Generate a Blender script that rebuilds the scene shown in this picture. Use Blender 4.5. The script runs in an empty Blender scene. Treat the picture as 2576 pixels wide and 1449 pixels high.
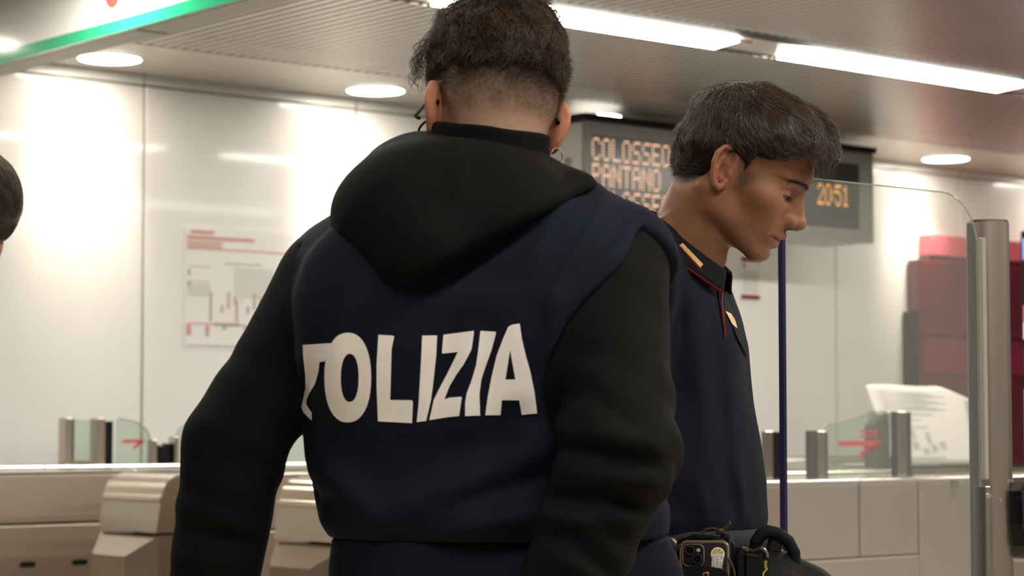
import bpy, bmesh, math, random
import numpy as np
from mathutils import Vector, Matrix
from mathutils.bvhtree import BVHTree
R = math.radians
random.seed(7)
rng = np.random.default_rng(7)
scene = bpy.context.scene
COL = scene.collection

# ------------------------------------------------------------------ camera
F_PX, HORIZON, CAM_Z = 5600.0, 1075.0, 1.18
PITCH = math.atan((HORIZON - 724.5) / F_PX)
cam_data = bpy.data.cameras.new('camera')
cam = bpy.data.objects.new('camera', cam_data)
COL.objects.link(cam)
cam.location = (0, 0, CAM_Z)
cam.rotation_euler = (math.pi / 2 + PITCH, 0, 0)
cam_data.sensor_width = 36.0
cam_data.lens = 36.0 * F_PX / 2576.0
cam_data.clip_start = 0.05
cam_data.dof.use_dof = True
cam_data.dof.focus_distance = 3.15
cam_data.dof.aperture_fstop = 8.5
scene.camera = cam

# ------------------------------------------------------------------ world, exposure
world = bpy.data.worlds.new('station_air')
scene.world = world
world.use_nodes = True
world.node_tree.nodes['Background'].inputs[0].default_value = (1.0, 0.93, 0.84, 1)
world.node_tree.nodes['Background'].inputs[1].default_value = 0.34
scene.view_settings.view_transform = 'Standard'
scene.view_settings.look = 'None'
scene.view_settings.exposure = 0.0
scene.view_settings.gamma = 1.0
scene.view_settings.use_curve_mapping = False
scene.cycles.use_denoising = True
scene.cycles.sample_clamp_indirect = 6.0
scene.cycles.max_bounces = 10
scene.cycles.caustics_reflective = False
scene.cycles.caustics_refractive = False

# ------------------------------------------------------------------ room frame: x runs along the back wall, y runs into it
TH = math.atan2(6712.0, F_PX)
ROOM_ROT = math.pi / 2 - TH
RM = Matrix.Rotation(ROOM_ROT, 4, 'Z')
CEIL, WALL_Y = 2.75, 8.62

def ray(px, py):
    a, b = (px - 1288) / F_PX, (724.5 - py) / F_PX
    d = Vector((a, math.cos(PITCH) - b * math.sin(PITCH), math.sin(PITCH) + b * math.cos(PITCH)))
    return d / d.y
def at(px, py, Y):
    """world point seen at (px, py) of the photograph at distance Y"""
    return ray(px, py) * Y + Vector((0, 0, CAM_Z))

# ------------------------------------------------------------------ materials
def mat(name, color, rough=0.5, metal=0.0, spec=0.5, noise=0.0, nscale=30.0, bump=0.0, bscale=200.0, emit=None, estr=0.0,
        stretch=None, coat=0.0, trans=0.0, alpha=1.0, ior=1.45, rvar=0.0, sheen=0.0, aniso=0.0):
    m = bpy.data.materials.new(name); m.use_nodes = True
    nt = m.node_tree; b = nt.nodes['Principled BSDF']
    b.inputs['Base Color'].default_value = (*color, 1)
    b.inputs['Roughness'].default_value = rough
    b.inputs['Metallic'].default_value = metal
    b.inputs['Specular IOR Level'].default_value = spec
    b.inputs['Coat Weight'].default_value = coat
    b.inputs['Coat Roughness'].default_value = 0.06
    b.inputs['Transmission Weight'].default_value = trans
    b.inputs['Alpha'].default_value = alpha
    b.inputs['IOR'].default_value = ior
    if sheen: b.inputs['Sheen Weight'].default_value = sheen
    if aniso: b.inputs['Anisotropic'].default_value = aniso
    if emit:
        b.inputs['Emission Color'].default_value = (*emit, 1); b.inputs['Emission Strength'].default_value = estr
    if noise or bump or rvar:
        tc = nt.nodes.new('ShaderNodeTexCoord'); mp = nt.nodes.new('ShaderNodeMapping')
        nt.links.new(tc.outputs['Object'], mp.inputs['Vector'])
        if stretch: mp.inputs['Scale'].default_value = stretch
        if noise or rvar:
            n = nt.nodes.new('ShaderNodeTexNoise'); n.inputs['Scale'].default_value = nscale; n.inputs['Detail'].default_value = 4
            nt.links.new(mp.outputs['Vector'], n.inputs['Vector'])
        if noise:
            mx = nt.nodes.new('ShaderNodeMix'); mx.data_type = 'RGBA'; mx.blend_type = 'MULTIPLY'
            mx.inputs['Factor'].default_value = 1.0
            rp = nt.nodes.new('ShaderNodeMapRange')
            rp.inputs[1].default_value = 0.25; rp.inputs[2].default_value = 0.75
            rp.inputs[3].default_value = 1 - noise; rp.inputs[4].default_value = 1 + noise
            nt.links.new(n.outputs['Fac'], rp.inputs[0])
            mx.inputs[6].default_value = (*color, 1)
            nt.links.new(rp.outputs[0], mx.inputs[7])
            nt.links.new(mx.outputs[2], b.inputs['Base Color'])
        if rvar:
            rr = nt.nodes.new('ShaderNodeMapRange')
            rr.inputs[1].default_value = 0.3; rr.inputs[2].default_value = 0.7
            rr.inputs[3].default_value = rough - rvar; rr.inputs[4].default_value = rough + rvar
            nt.links.new(n.outputs['Fac'], rr.inputs[0]); nt.links.new(rr.outputs[0], b.inputs['Roughness'])
        if bump:
            n2 = nt.nodes.new('ShaderNodeTexNoise'); n2.inputs['Scale'].default_value = bscale; n2.inputs['Detail'].default_value = 3
            nt.links.new(mp.outputs['Vector'], n2.inputs['Vector'])
            bp = nt.nodes.new('ShaderNodeBump'); bp.inputs['Strength'].default_value = bump; bp.inputs['Distance'].default_value = 0.002
            nt.links.new(n2.outputs['Fac'], bp.inputs['Height']); nt.links.new(bp.outputs['Normal'], b.inputs['Normal'])
    return m

M = {}
M['panel'] = mat('white_enamel', (0.80, 0.775, 0.715), 0.30, spec=0.35, noise=0.02, nscale=3, coat=0.35)
M['gap'] = mat('dark_gap', (0.02, 0.018, 0.016), 0.95, spec=0.0)
M['jointgrey'] = mat('joint_filler', (0.32, 0.30, 0.27), 0.6)
M['slat'] = mat('slat_paint', (0.86, 0.80, 0.72), 0.28, metal=0.65, spec=0.5, noise=0.03, nscale=4)
M['ceil_plain'] = mat('ceiling_paint', (0.88, 0.82, 0.72), 0.24, metal=0.45, noise=0.02, nscale=3)
M['channel'] = mat('channel_grey', (0.060, 0.056, 0.050), 0.6, spec=0.15)
M['floor'] = mat('floor_stone', (0.56, 0.50, 0.43), 0.35, noise=0.14, nscale=25)
M['steel'] = mat('brushed_steel', (0.57, 0.49, 0.41), 0.36, metal=1.0)
M['steel_b'] = mat('satin_steel', (0.54, 0.47, 0.40), 0.16, metal=1.0, bump=0.03, bscale=300, stretch=(1, 1, 10))
M['steel_pillar'] = mat('pillar_steel', (0.40, 0.35, 0.29), 0.38, metal=1.0)
M['steel_edge'] = mat('polished_steel_edge', (0.80, 0.75, 0.69), 0.2, metal=1.0)
M['black'] = mat('black_plastic', (0.008, 0.008, 0.009), 0.5, spec=0.12)
M['blackgloss'] = mat('black_gloss', (0.008, 0.008, 0.010), 0.12, spec=0.6)
M['greybox'] = mat('board_grey', (0.20, 0.19, 0.165), 0.45, noise=0.03)
M['greyside'] = mat('board_side_grey', (0.50, 0.48, 0.44), 0.5)
M['led_bg'] = mat('led_window', (0.022, 0.022, 0.020), 0.25, spec=0.6)
M['led'] = mat('led_peach', (0.6, 0.3, 0.2), 0.5, emit=(1.0, 0.60, 0.36), estr=1.15)
M['led_amber'] = mat('led_amber', (0.6, 0.3, 0.05), 0.5, emit=(1.0, 0.42, 0.06), estr=1.5)
M['lamp'] = mat('lamp_diffuser', (0.9, 0.9, 0.9), 0.5, emit=(1.0, 0.95, 0.87), estr=56.0)
M['lamp_near'] = mat('lamp_diffuser_near', (0.9, 0.9, 0.9), 0.5, emit=(1.0, 0.95, 0.87), estr=36.0)
M['downlamp'] = mat('downlight_diffuser', (0.9, 0.9, 0.9), 0.5, emit=(1.0, 0.93, 0.82), estr=40.0)
M['white'] = mat('white_gloss', (0.80, 0.78, 0.72), 0.15, spec=0.5)
M['green'] = mat('sign_green', (0.03, 0.42, 0.20), 0.13, spec=0.5)
M['red'] = mat('logo_red', (0.62, 0.06, 0.05), 0.3)
M['grey_metal'] = mat('sign_grey', (0.42, 0.40, 0.34), 0.45, metal=0.3)
M['maroon'] = mat('machine_maroon', (0.115, 0.012, 0.022), 0.22, spec=0.5)
M['pink'] = mat('machine_red', (0.62, 0.13, 0.16), 0.3)
M['paper'] = mat('paper', (0.50, 0.47, 0.42), 0.6)
M['ink'] = mat('ink_grey', (0.30, 0.28, 0.26), 0.6)
M['inkred'] = mat('ink_red', (0.60, 0.30, 0.26), 0.6)
M['inkbrown'] = mat('ink_brown', (0.50, 0.42, 0.34), 0.6)
M['inkgreen'] = mat('ink_green', (0.25, 0.45, 0.25), 0.6)
M['inklight'] = mat('ink_pale', (0.58, 0.54, 0.48), 0.6)
M['burgundy'] = mat('notice_burgundy', (0.20, 0.012, 0.04), 0.5)
M['screenblue'] = mat('screen_blue', (0.05, 0.1, 0.3), 0.3, emit=(0.22, 0.40, 0.95), estr=1.0)
M['orange'] = mat('beacon_orange', (0.9, 0.35, 0.05), 0.3, emit=(1.0, 0.45, 0.06), estr=0.8)
M['blue_edge'] = mat('blue_edge_strip', (0.014, 0.012, 0.052), 0.35, spec=0.4)
M['arrow_red'] = mat('arrow_red', (0.60, 0.05, 0.09), 0.5)

def glass_mat(name, tint, refl=0.06, haze=0.0, hcol=(0.8, 0.8, 0.75)):
    """thin sheet glass: clear tinted see-through with Fresnel reflection, and a little surface haze"""
    m = bpy.data.materials.new(name); m.use_nodes = True
    nt = m.node_tree; nt.nodes.remove(nt.nodes['Principled BSDF'])
    out = nt.nodes['Material Output']
    tr = nt.nodes.new('ShaderNodeBsdfTransparent'); tr.inputs[0].default_value = (*tint, 1)
    gl = nt.nodes.new('ShaderNodeBsdfGlossy'); gl.inputs['Roughness'].default_value = 0.03
    lw = nt.nodes.new('ShaderNodeLayerWeight'); lw.inputs[0].default_value = 0.5
    pw = nt.nodes.new('ShaderNodeMath'); pw.operation = 'POWER'; pw.inputs[1].default_value = 4.0
    fr = nt.nodes.new('ShaderNodeMath'); fr.operation = 'MULTIPLY_ADD'; fr.inputs[1].default_value = 0.7; fr.inputs[2].default_value = 0.035
    nt.links.new(lw.outputs['Facing'], pw.inputs[0]); nt.links.new(pw.outputs[0], fr.inputs[0])
    mx = nt.nodes.new('ShaderNodeMixShader')
    nt.links.new(fr.outputs[0], mx.inputs[0]); nt.links.new(tr.outputs[0], mx.inputs[1]); nt.links.new(gl.outputs[0], mx.inputs[2])
    last = mx
    if haze:
        df = nt.nodes.new('ShaderNodeBsdfDiffuse'); df.inputs[0].default_value = (*hcol, 1)
        m2 = nt.nodes.new('ShaderNodeMixShader'); m2.inputs[0].default_value = haze
        nt.links.new(mx.outputs[0], m2.inputs[1]); nt.links.new(df.outputs[0], m2.inputs[2]); last = m2
    nt.links.new(last.outputs[0], out.inputs[0])
    return m
M['glass'] = glass_mat('pane_glass', (0.955, 0.96, 0.95), haze=0.075)
M['glass_green'] = glass_mat('flap_glass', (0.84, 0.90, 0.84), haze=0.05, hcol=(0.7, 0.8, 0.7))
M['glass_edge'] = mat('glass_edge_green', (0.32, 0.40, 0.36), 0.2, spec=0.6)

# ------------------------------------------------------------------ object helpers
def link(name, me, m=None, parent=None, smooth=False):
    o = bpy.data.objects.new(name, me); COL.objects.link(o)
    if m is not None and not me.materials: me.materials.append(m)
    if parent is not None: o.parent = parent
    if smooth:
        for p in me.polygons: p.use_smooth = True
    return o
def tag(o, label=None, cat=None, group=None, kind=None):
    if label: o['label'] = label
    if cat: o['category'] = cat
    if group: o['group'] = group
    if kind: o['kind'] = kind
    return o
class MB:
    """collects shapes in absolute coordinates of one frame, then becomes ONE mesh"""
    def __init__(s): s.bm = bmesh.new()
    def box(s, x0, x1, y0, y1, z0, z1, bev=0.0, seg=2):
        r = bmesh.ops.create_cube(s.bm, size=1.0)
        vs = r['verts']
        for v in vs:
            v.co.x = x0 if v.co.x < 0 else x1
            v.co.y = y0 if v.co.y < 0 else y1
            v.co.z = z0 if v.co.z < 0 else z1
        if bev:
            es = list({e for v in vs for e in v.link_edges})
            bmesh.ops.bevel(s.bm, geom=es, offset=bev, segments=seg, profile=0.5, affect='EDGES')
        return s
    def prism(s, pts, axis, a0, a1):
        """pts: 2-D outline; extruded along axis ('x','y','z') from a0 to a1"""
        def mk(p, a):
            if axis == 'x': return (a, p[0], p[1])
            if axis == 'y': return (p[0], a, p[1])
            return (p[0], p[1], a)
        b0 = [s.bm.verts.new(mk(p, a0)) for p in pts]; b1 = [s.bm.verts.new(mk(p, a1)) for p in pts]
        n = len(pts)
        f0 = s.bm.faces.new(b0); f1 = s.bm.faces.new(list(reversed(b1)))
        fs = [f0, f1]
        for i in range(n):
            fs.append(s.bm.faces.new((b0[i], b1[i], b1[(i + 1) % n], b0[(i + 1) % n])))
        bmesh.ops.recalc_face_normals(s.bm, faces=fs)
        return s
    def poly(s, pts):
        s.bm.faces.new([s.bm.verts.new(p) for p in pts]); return s
    def cyl(s, c, r, h, axis='z', seg=32, r2=None):
        m = Matrix.Translation(c)
        if axis == 'x': m = m @ Matrix.Rotation(math.pi / 2, 4, 'Y')
        if axis == 'y': m = m @ Matrix.Rotation(-math.pi / 2, 4, 'X')
        bmesh.ops.create_cone(s.bm, cap_ends=True, segments=seg, radius1=r, radius2=r if r2 is None else r2, depth=h, matrix=m)
        return s
    def ball(s, c, r, sc=(1, 1, 1), seg=16):
        bmesh.ops.create_uvsphere(s.bm, u_segments=seg, v_segments=seg // 2 + 2, radius=r, matrix=Matrix.Translation(c) @ Matrix.Diagonal((*sc, 1)))
        return s
    def tube(s, pts, r, seg=8, closed=False):
        pts = [Vector(p) for p in pts]; n = len(pts); rings = []
        up = Vector((0.13, 0.21, 0.97))
        for i, p in enumerate(pts):
            a = pts[(i - 1) % n] if (closed or i > 0) else p; b = pts[(i + 1) % n] if (closed or i < n - 1) else p
            t = (b - a).normalized()
            x = t.cross(up)
            if x.length < 1e-4: x = t.cross(Vector((1, 0, 0)))
            x.normalize(); y = t.cross(x)
            rr = r[i] if isinstance(r, (list, tuple)) else r
            rings.append([s.bm.verts.new(p + (x * math.cos(q) + y * math.sin(q)) * rr) for q in [2 * math.pi * k / seg for k in range(seg)]])
        m = n if closed else n - 1
        for i in range(m):
            A, B = rings[i], rings[(i + 1) % n]
            for k in range(seg): s.bm.faces.new((A[k], A[(k + 1) % seg], B[(k + 1) % seg], B[k]))
        if not closed:
            s.bm.faces.new(list(reversed(rings[0]))); s.bm.faces.new(rings[-1])
        return s
    def build(s, name, m, parent=None, smooth=False, off=None):
        if off is not None: bmesh.ops.translate(s.bm, verts=s.bm.verts, vec=-Vector(off))
        me = bpy.data.meshes.new(name); s.bm.to_mesh(me); s.bm.free()
        if smooth:
            for p in me.polygons: p.use_smooth = True
            me.set_sharp_from_angle(angle=R(38))
        return link(name, me, m, parent)
class Thing:
    """an Empty at the thing's base (room frame) whose children are given in absolute room coordinates"""
    def __init__(s, name, base, label=None, cat=None, group=None, kind=None, rotz=0.0):
        s.base = Vector(base)
        s.o = bpy.data.objects.new(name, None); COL.objects.link(s.o); s.o.empty_display_size = 0.1
        s.o.location = RM @ s.base; s.o.rotation_euler = (0, 0, ROOM_ROT + rotz)
        tag(s.o, label, cat, group, kind)
    def part(s, name, mb, m, parent=None, smooth=False, label=None, kind=None):
        o = mb.build(name, m, parent or s.o, smooth, off=s.base)
        return tag(o, label, kind=kind)
def solid(name, mb, m, base, label=None, cat=None, group=None, kind=None, smooth=False):
    """one-mesh top-level thing in the room frame"""
    o = mb.build(name, m, None, smooth, off=base)
    o.location = RM @ Vector(base); o.rotation_euler = (0, 0, ROOM_ROT)
    return tag(o, label, cat, group, kind)
def text_mesh(body, size, extrude=0.0, align='LEFT', space=1.0):
    c = bpy.data.curves.new('t', 'FONT'); c.body = body; c.size = size; c.extrude = extrude; c.align_x = align; c.space_character = space
    o = bpy.data.objects.new('t', c); COL.objects.link(o)
    dg = bpy.context.evaluated_depsgraph_get()
    me = bpy.data.meshes.new_from_object(o.evaluated_get(dg))
    bpy.data.objects.remove(o); bpy.data.curves.remove(c)
    return me
# ================================================================== THE SETTING
floor = solid('floor', MB().box(-6, 16, -6, 9, -0.1, 0.0), M['floor'], (0, 0, 0), kind='structure')
# back wall: backing plus tall glossy panels with open joints and a top strip
wall = solid('wall_back', MB().box(-6, 16, WALL_Y + 0.03, WALL_Y + 0.2, 0, 2.95), M['jointgrey'], (0, 0, 0), kind='structure')
joints = [0.9, 2.05, 3.20, 3.90, 5.06, 6.22, 7.35, 8.48, 9.62, 10.75, 11.9, 13.0]
for a, b in zip(joints[:-1], joints[1:]):
    MB().box(a + 0.006, b - 0.006, WALL_Y, WALL_Y + 0.03, 0.02, 2.698, bev=0.003, seg=1).build('panel', M['panel'], wall)
    MB().box(a + 0.004, b - 0.004, WALL_Y, WALL_Y + 0.03, 2.706, 2.80, bev=0.002, seg=1).build('top_panel', M['panel'], wall)
wl = solid('wall_left', MB().box(-6.2, -6.0, -6, 9, 0, 2.95), M['panel'], (0, 0, 0), kind='structure')
wr = solid('wall_right', MB().box(16.0, 16.2, -6, 9, 0, 2.95), M['panel'], (0, 0, 0), kind='structure')

# ceiling: slab above, plain strip by the wall, slatted fields, dark light channel
ceiling = solid('ceiling', MB().box(-6, 16, -6, 9, 2.95, 3.05), M['channel'], (0, 0, 0), kind='structure')
MB().box(-6, 16, 7.93, WALL_Y - 0.006, CEIL, CEIL + 0.03).build('plain_strip', M['ceil_plain'], ceiling)
MB().box(-6, 16, 7.912, 7.93, CEIL + 0.012, CEIL + 0.05).build('strip_edge', M['ceil_plain'], ceiling)
MB().box(-6, 16, 6.12, 6.27, CEIL + 0.012, CEIL + 0.05).build('light_channel', M['channel'], ceiling)
MB().box(-6, 16, 6.27, 6.51, CEIL + 0.010, CEIL + 0.05).build('light_tray', M['slat'], ceiling)
MB().box(-6, 16, -6, 3.2, CEIL, CEIL + 0.03).build('plain_field', M['ceil_plain'], ceiling)
MB().box(-6, 16, 3.2, 7.93, CEIL + 0.055, CEIL + 0.06).build('gap_shade_sheet', M['gap'], ceiling)  # near-black sheet added to give the slat gaps their shade
PITCH_S = 0.055
def slat_mesh(y0, y1):
    mb = MB()
    w = 0.0185
    mb.prism([(-w, 0.0015), (-w, 0.0008), (-w + 0.003, 0.0), (w - 0.003, 0.0), (w, 0.0008), (w, 0.0015)], 'y', y0, y1)
    me = bpy.data.meshes.new('slat'); mb.bm.to_mesh(me); mb.bm.free(); return me
me_a, me_b = slat_mesh(6.515, 7.912), slat_mesh(3.2, 6.118)
def slat(me, x):
    o = link('slat', me, M['slat'], ceiling); o.location = (x, 0, CEIL)
for i in range(150): slat(me_a, 4.03 + PITCH_S * i)
for i in range(135): slat(me_b, 4.03 + PITCH_S * i)

# ------------------------------------------------------------------ lamps
def linear_light(x0, x1, y0, label, group=None, slant=0.05, glow='lamp'):
    t = Thing('linear_light', ((x0 + x1) / 2, y0, CEIL), label, 'ceiling light', group)
    t.part('diffuser', MB().prism([(x0, y0 + 0.20), (x0 - 0.02 + slant, y0), (x1 - slant, y0), (x1, y0 + 0.20)], 'z', CEIL - 0.005, CEIL - 0.001), M[glow])
    fr = MB()
    fr.box(x0 - 0.01, x1 + 0.01, y0 + 0.20, y0 + 0.212, CEIL - 0.006, CEIL - 0.001)
    fr.box(x0 - 0.01, x1 + 0.01, y0 - 0.012, y0, CEIL - 0.006, CEIL - 0.001)
    t.part('housing', fr, M['channel'])
linear_light(5.02, 6.50, 6.285, 'long glowing ceiling light beside the dark channel, behind the near head')
linear_light(6.88, 8.36, 6.285, 'long glowing ceiling light beside the dark channel, above the bowed head')
linear_light(8.72, 10.2, 6.285, 'long ceiling light farthest along the dark channel')
linear_light(2.2, 3.68, 6.285, 'long ceiling light hidden behind the green-edged sign')
n = 0
for y in (3.6, 0.7):
    for x in (0.2, 2.05, 3.95, 5.8, 7.65):
        linear_light(x, x + 1.48, y, 'long ceiling light of the rows nearer the camera', 'ceiling light rows nearer the camera', glow='lamp_near')
def downlight(x, label, aim=0.42):
    y = 8.33
    t = Thing('downlight', (x, y, CEIL), label, 'ceiling light')
    t.part('ring', MB().cyl((x, y, CEIL - 0.0015), 0.137, 0.004, seg=40), M['ceil_plain'])
    t.part('diffuser', MB().cyl((x, y, CEIL - 0.003), 0.132, 0.003, seg=40), M['downlamp'])
    ld = bpy.data.lights.new('downlight_beam', 'SPOT'); ld.energy = 62; ld.color = (1.0, 0.92, 0.80)
    ld.spot_size = R(60); ld.spot_blend = 0.6; ld.shadow_soft_size = 0.09
    lo = bpy.data.objects.new('downlight_beam', ld); COL.objects.link(lo)
    lo.location = RM @ Vector((x, y, CEIL - 0.03))
    tgt = RM @ Vector((x + 0.02, WALL_Y, CEIL - aim))
    d = (tgt - lo.location); lo.rotation_euler = d.to_track_quat('-Z', 'Y').to_euler()
for x, lb in ((3.30, 'round recessed downlight hidden behind the hanging sign'), (4.715, 'round recessed downlight in the pale strip beside the green-edged sign'),
              (6.12, 'round recessed downlight left of the hooded figure\'s head'), (7.50, 'round recessed downlight above the display board\'s left half'),
              (8.88, 'round recessed downlight above the display board\'s right half'), (10.26, 'round recessed downlight over the maroon machine'),
              (11.65, 'round recessed downlight farthest to the right')):
    downlight(x, lb)

# ------------------------------------------------------------------ hanging sign, top left
sg = Thing('hanging_sign', (3.77, 5.0, 2.5), 'white hanging sign with green border band and grey underside', 'sign')
sg.part('sign_face', MB().box(3.715, 3.735, 2.4, 8.0, 2.543, 2.749), M['white'])
sg.part('border_band', MB().box(3.712, 3.735, 2.4, 8.0, 2.500, 2.541), M['green'], label='glossy green band')
sg.part('frame', MB().box(3.737, 3.85, 2.4, 8.0, 2.4985, 2.749), M['grey_metal'])
sg.part('logo', MB().cyl((3.712, 6.544, 2.636), 0.048, 0.006, axis='x', seg=32), M['red'], label='red round emblem')
sg.part('joint', MB().box(3.74, 3.852, 6.42, 6.43, 2.497, 2.7), M['gap'])

# ------------------------------------------------------------------ display board
bd = Thing('display_board', (8.2, 8.2, 2.18), 'grey hanging departure board with dotted light letters and a clock', 'display board')
bx0, bx1, by0, by1, bz0, bz1 = 7.18, 9.29, 8.05, 8.40, 2.185, 2.672
bd.part('case', MB().box(bx0, bx1, by0 + 0.012, by1, bz0, bz1, bev=0.006), M['greyside'])
fb = MB()
fb.box(bx0 - 0.004, bx1 + 0.004, by0, by0 + 0.02, bz1 - 0.062, bz1 + 0.002)
fb.box(bx0 - 0.004, bx1 + 0.004, by0, by0 + 0.02, bz0 - 0.002, bz0 + 0.066)
fb.box(bx0 - 0.004, bx0 + 0.045, by0, by0 + 0.02, bz0 + 0.06, bz1 - 0.06)
fb.box(bx1 - 0.11, bx1 + 0.004, by0, by0 + 0.02, bz0 + 0.06, bz1 - 0.06)
bd.part('bezel', fb, M['greybox'])
bd.part('window', MB().box(bx0 + 0.04, bx1 - 0.10, by0 + 0.006, by0 + 0.012, bz0 + 0.06, bz1 - 0.055), M['led_bg'])
bd.part('top_gap_shade', MB().box(bx0 - 0.03, bx1 + 0.0, by0 - 0.03, by1, bz1 + 0.003, bz1 + 0.035), M['black'])  # black slab standing in for the shadow in the gap above the board
for k in range(2):
    vt = MB().box(bx0 - 0.003, bx0 + 0.004, by0 + 0.10 + k * 0.10, by0 + 0.15 + k * 0.10, bz0 + 0.05, bz1 - 0.17)
    bd.part('vent', vt, M['greybox'])
GLYPH = {'C': '01110 10001 10000 10000 10000 10001 01110', 'O': '01110 10001 10001 10001 10001 10001 01110', 'L': '10000 10000 10000 10000 10000 10000 11111',
         'S': '01111 10000 10000 01110 00001 00001 11110', 'E': '11111 10000 10000 11110 10000 10000 11111', 'P': '11110 10001 10001 11110 10000 10000 10000',
         'A': '01110 10001 10001 11111 10001 10001 10001', 'N': '10001 11001 10101 10101 10011 10001 10001', 'T': '11111 00100 00100 00100 00100 00100 00100',
         '2': '01110 10001 00001 00010 00100 01000 11111', '0': '01110 10001 10001 10001 10001 10001 01110', '5': '11111 10000 11110 00001 00001 10001 01110',
         '1': '00100 01100 00100 00100 00100 00100 01110', ':': '0 0 1 0 1 0 0'}
def led_text(mb, s, x0, z1, dx, dz, r, gap=1.0):
    x = x0
    for ch in s:
        rows = GLYPH[ch].split()
        for j, row in enumerate(rows):
            for i, b in enumerate(row):
                if b == '1':
                    c = (x + i * dx, by0 + 0.004, z1 - j * dz)
                    vs = [mb.bm.verts.new((c[0] + r * math.cos(q), c[1], c[2] + r * math.sin(q))) for q in [-2 * math.pi * k / 8 for k in range(8)]]
                    mb.bm.faces.new(vs)
        x += (len(rows[0]) + gap) * dx
    return mb
for s, z in (('COLOSSEO', 2.590), ('PANTANO', 2.462), ('COLOSSEO', 2.334)):
    bd.part('led_line', led_text(MB(), s, 7.235, z, 0.0112, 0.0162, 0.0056), M['led'])
bd.part('clock_digits', led_text(MB(), '20:51', 8.852, 2.478, 0.0100, 0.0165, 0.0058), M['led_amber'], label='amber clock reading 20:51')

# ------------------------------------------------------------------ wall map and notice
mp = Thing('wall_map', (5.7, WALL_Y, 1.56), 'large pale station map on the white wall, left of the hooded figure', 'poster')
yq = WALL_Y - 0.006
mp.part('sheet', MB().box(5.27, 6.36, yq, WALL_Y + 0.001, 1.55, 2.085), M['panel'])
def rects(lst):
    mb = MB()
    for x0, x1, z0, z1 in lst: mb.box(x0, x1, yq - 0.0015, yq, z0, z1)
    return mb
def lines(x0, x1, z0, z1, n, fill=0.5):
    h = (z1 - z0) / n
    return [(x0, x1 - random.random() * 0.08 * (x1 - x0), z0 + i * h, z0 + (i + fill) * h) for i in range(n)]
mp.part('red_heading', rects([(5.30, 5.42, 2.055, 2.070), (5.28, 5.64, 2.03, 2.045)] + lines(5.28, 5.47, 1.995, 2.026, 4) + [(5.28, 6.33, 1.985, 1.991)]), M['inkred'], kind='stuff')
cells = []
for k in range(2):
    cells += [(5.285, 5.30, 1.865 - k * 0.052, 1.892 - k * 0.052), (5.285, 5.40, 1.905 - k * 0.07, 1.909 - k * 0.07)]
for k in range(7):
    cells.append((5.46 + k * 0.035, 5.475 + k * 0.035, 1.70 + 0.02 * (k % 4), 1.735 + 0.02 * ((k * 3) % 4)))
cells += [(5.40, 5.415, 1.66, 1.79), (5.54, 5.555, 1.66, 1.76), (5.43, 5.56, 1.64, 1.655)]
mp.part('plan_drawing', rects(cells), M['inkbrown'], kind='stuff')
mp.part('plan_text', rects([(5.48, 5.68, 1.922, 1.932)] + lines(5.53, 5.75, 1.775, 1.915, 9, 0.45) + lines(5.285, 5.41, 1.775, 1.83, 4, 0.5)), M['inklight'], kind='stuff')
mp.part('legend_red', rects([(5.28, 5.305, 1.595, 1.64), (5.38, 5.40, 1.605, 1.64), (5.28, 5.60, 1.644, 1.650)]), M['inkred'], kind='stuff')
mp.part('legend_green', rects([(5.47, 5.49, 1.625, 1.64), (5.585, 5.60, 1.625, 1.64), (5.38, 5.40, 1.592, 1.602)]), M['inkgreen'], kind='stuff')
mp.part('red_mark', MB().prism([(5.89, 2.025), (5.95, 2.010), (6.01, 2.03), (5.96, 2.035), (5.93, 2.045)], 'y', yq - 0.0015, yq), M['inkred'])
fm = Thing('wall_frame', (6.36, WALL_Y, 2.2), 'thin grey frame on the bright wall beside the black hood', 'frame')
fb = MB(); fb.box(6.25, 6.262, WALL_Y - 0.01, WALL_Y, 2.05, 2.36); fb.box(6.25, 6.75, WALL_Y - 0.01, WALL_Y, 2.35, 2.362)
fb.box(6.738, 6.75, WALL_Y - 0.01, WALL_Y, 2.05, 2.36); fb.box(6.25, 6.75, WALL_Y - 0.01, WALL_Y, 2.05, 2.062)
fm.part('frame_rim', fb, M['slat']); fm.part('sheet', MB().box(6.262, 6.738, WALL_Y - 0.004, WALL_Y, 2.062, 2.35), M['panel'])
nt_ = Thing('wall_notice', (8.915, WALL_Y, 1.89), 'small white notice with burgundy bars on the wall under the bowed chin', 'notice')
nt_.part('sheet', MB().box(8.835, 8.99, WALL_Y - 0.004, WALL_Y, 1.885, 2.125), M['panel'])
yq = WALL_Y - 0.004
for z0_, z1_ in ((1.888, 1.913), (2.098, 2.122)): nt_.part('bar', rects([(8.838, 8.985, z0_, z1_)]), M['burgundy'])
nt_.part('text_block', rects(lines(8.85, 8.98, 1.93, 2.05, 7, 0.6)), M['inklight'], kind='stuff')
nt_.part('figure_mark', rects([(8.852, 8.872, 2.06, 2.088)]), M['ink'])

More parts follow.
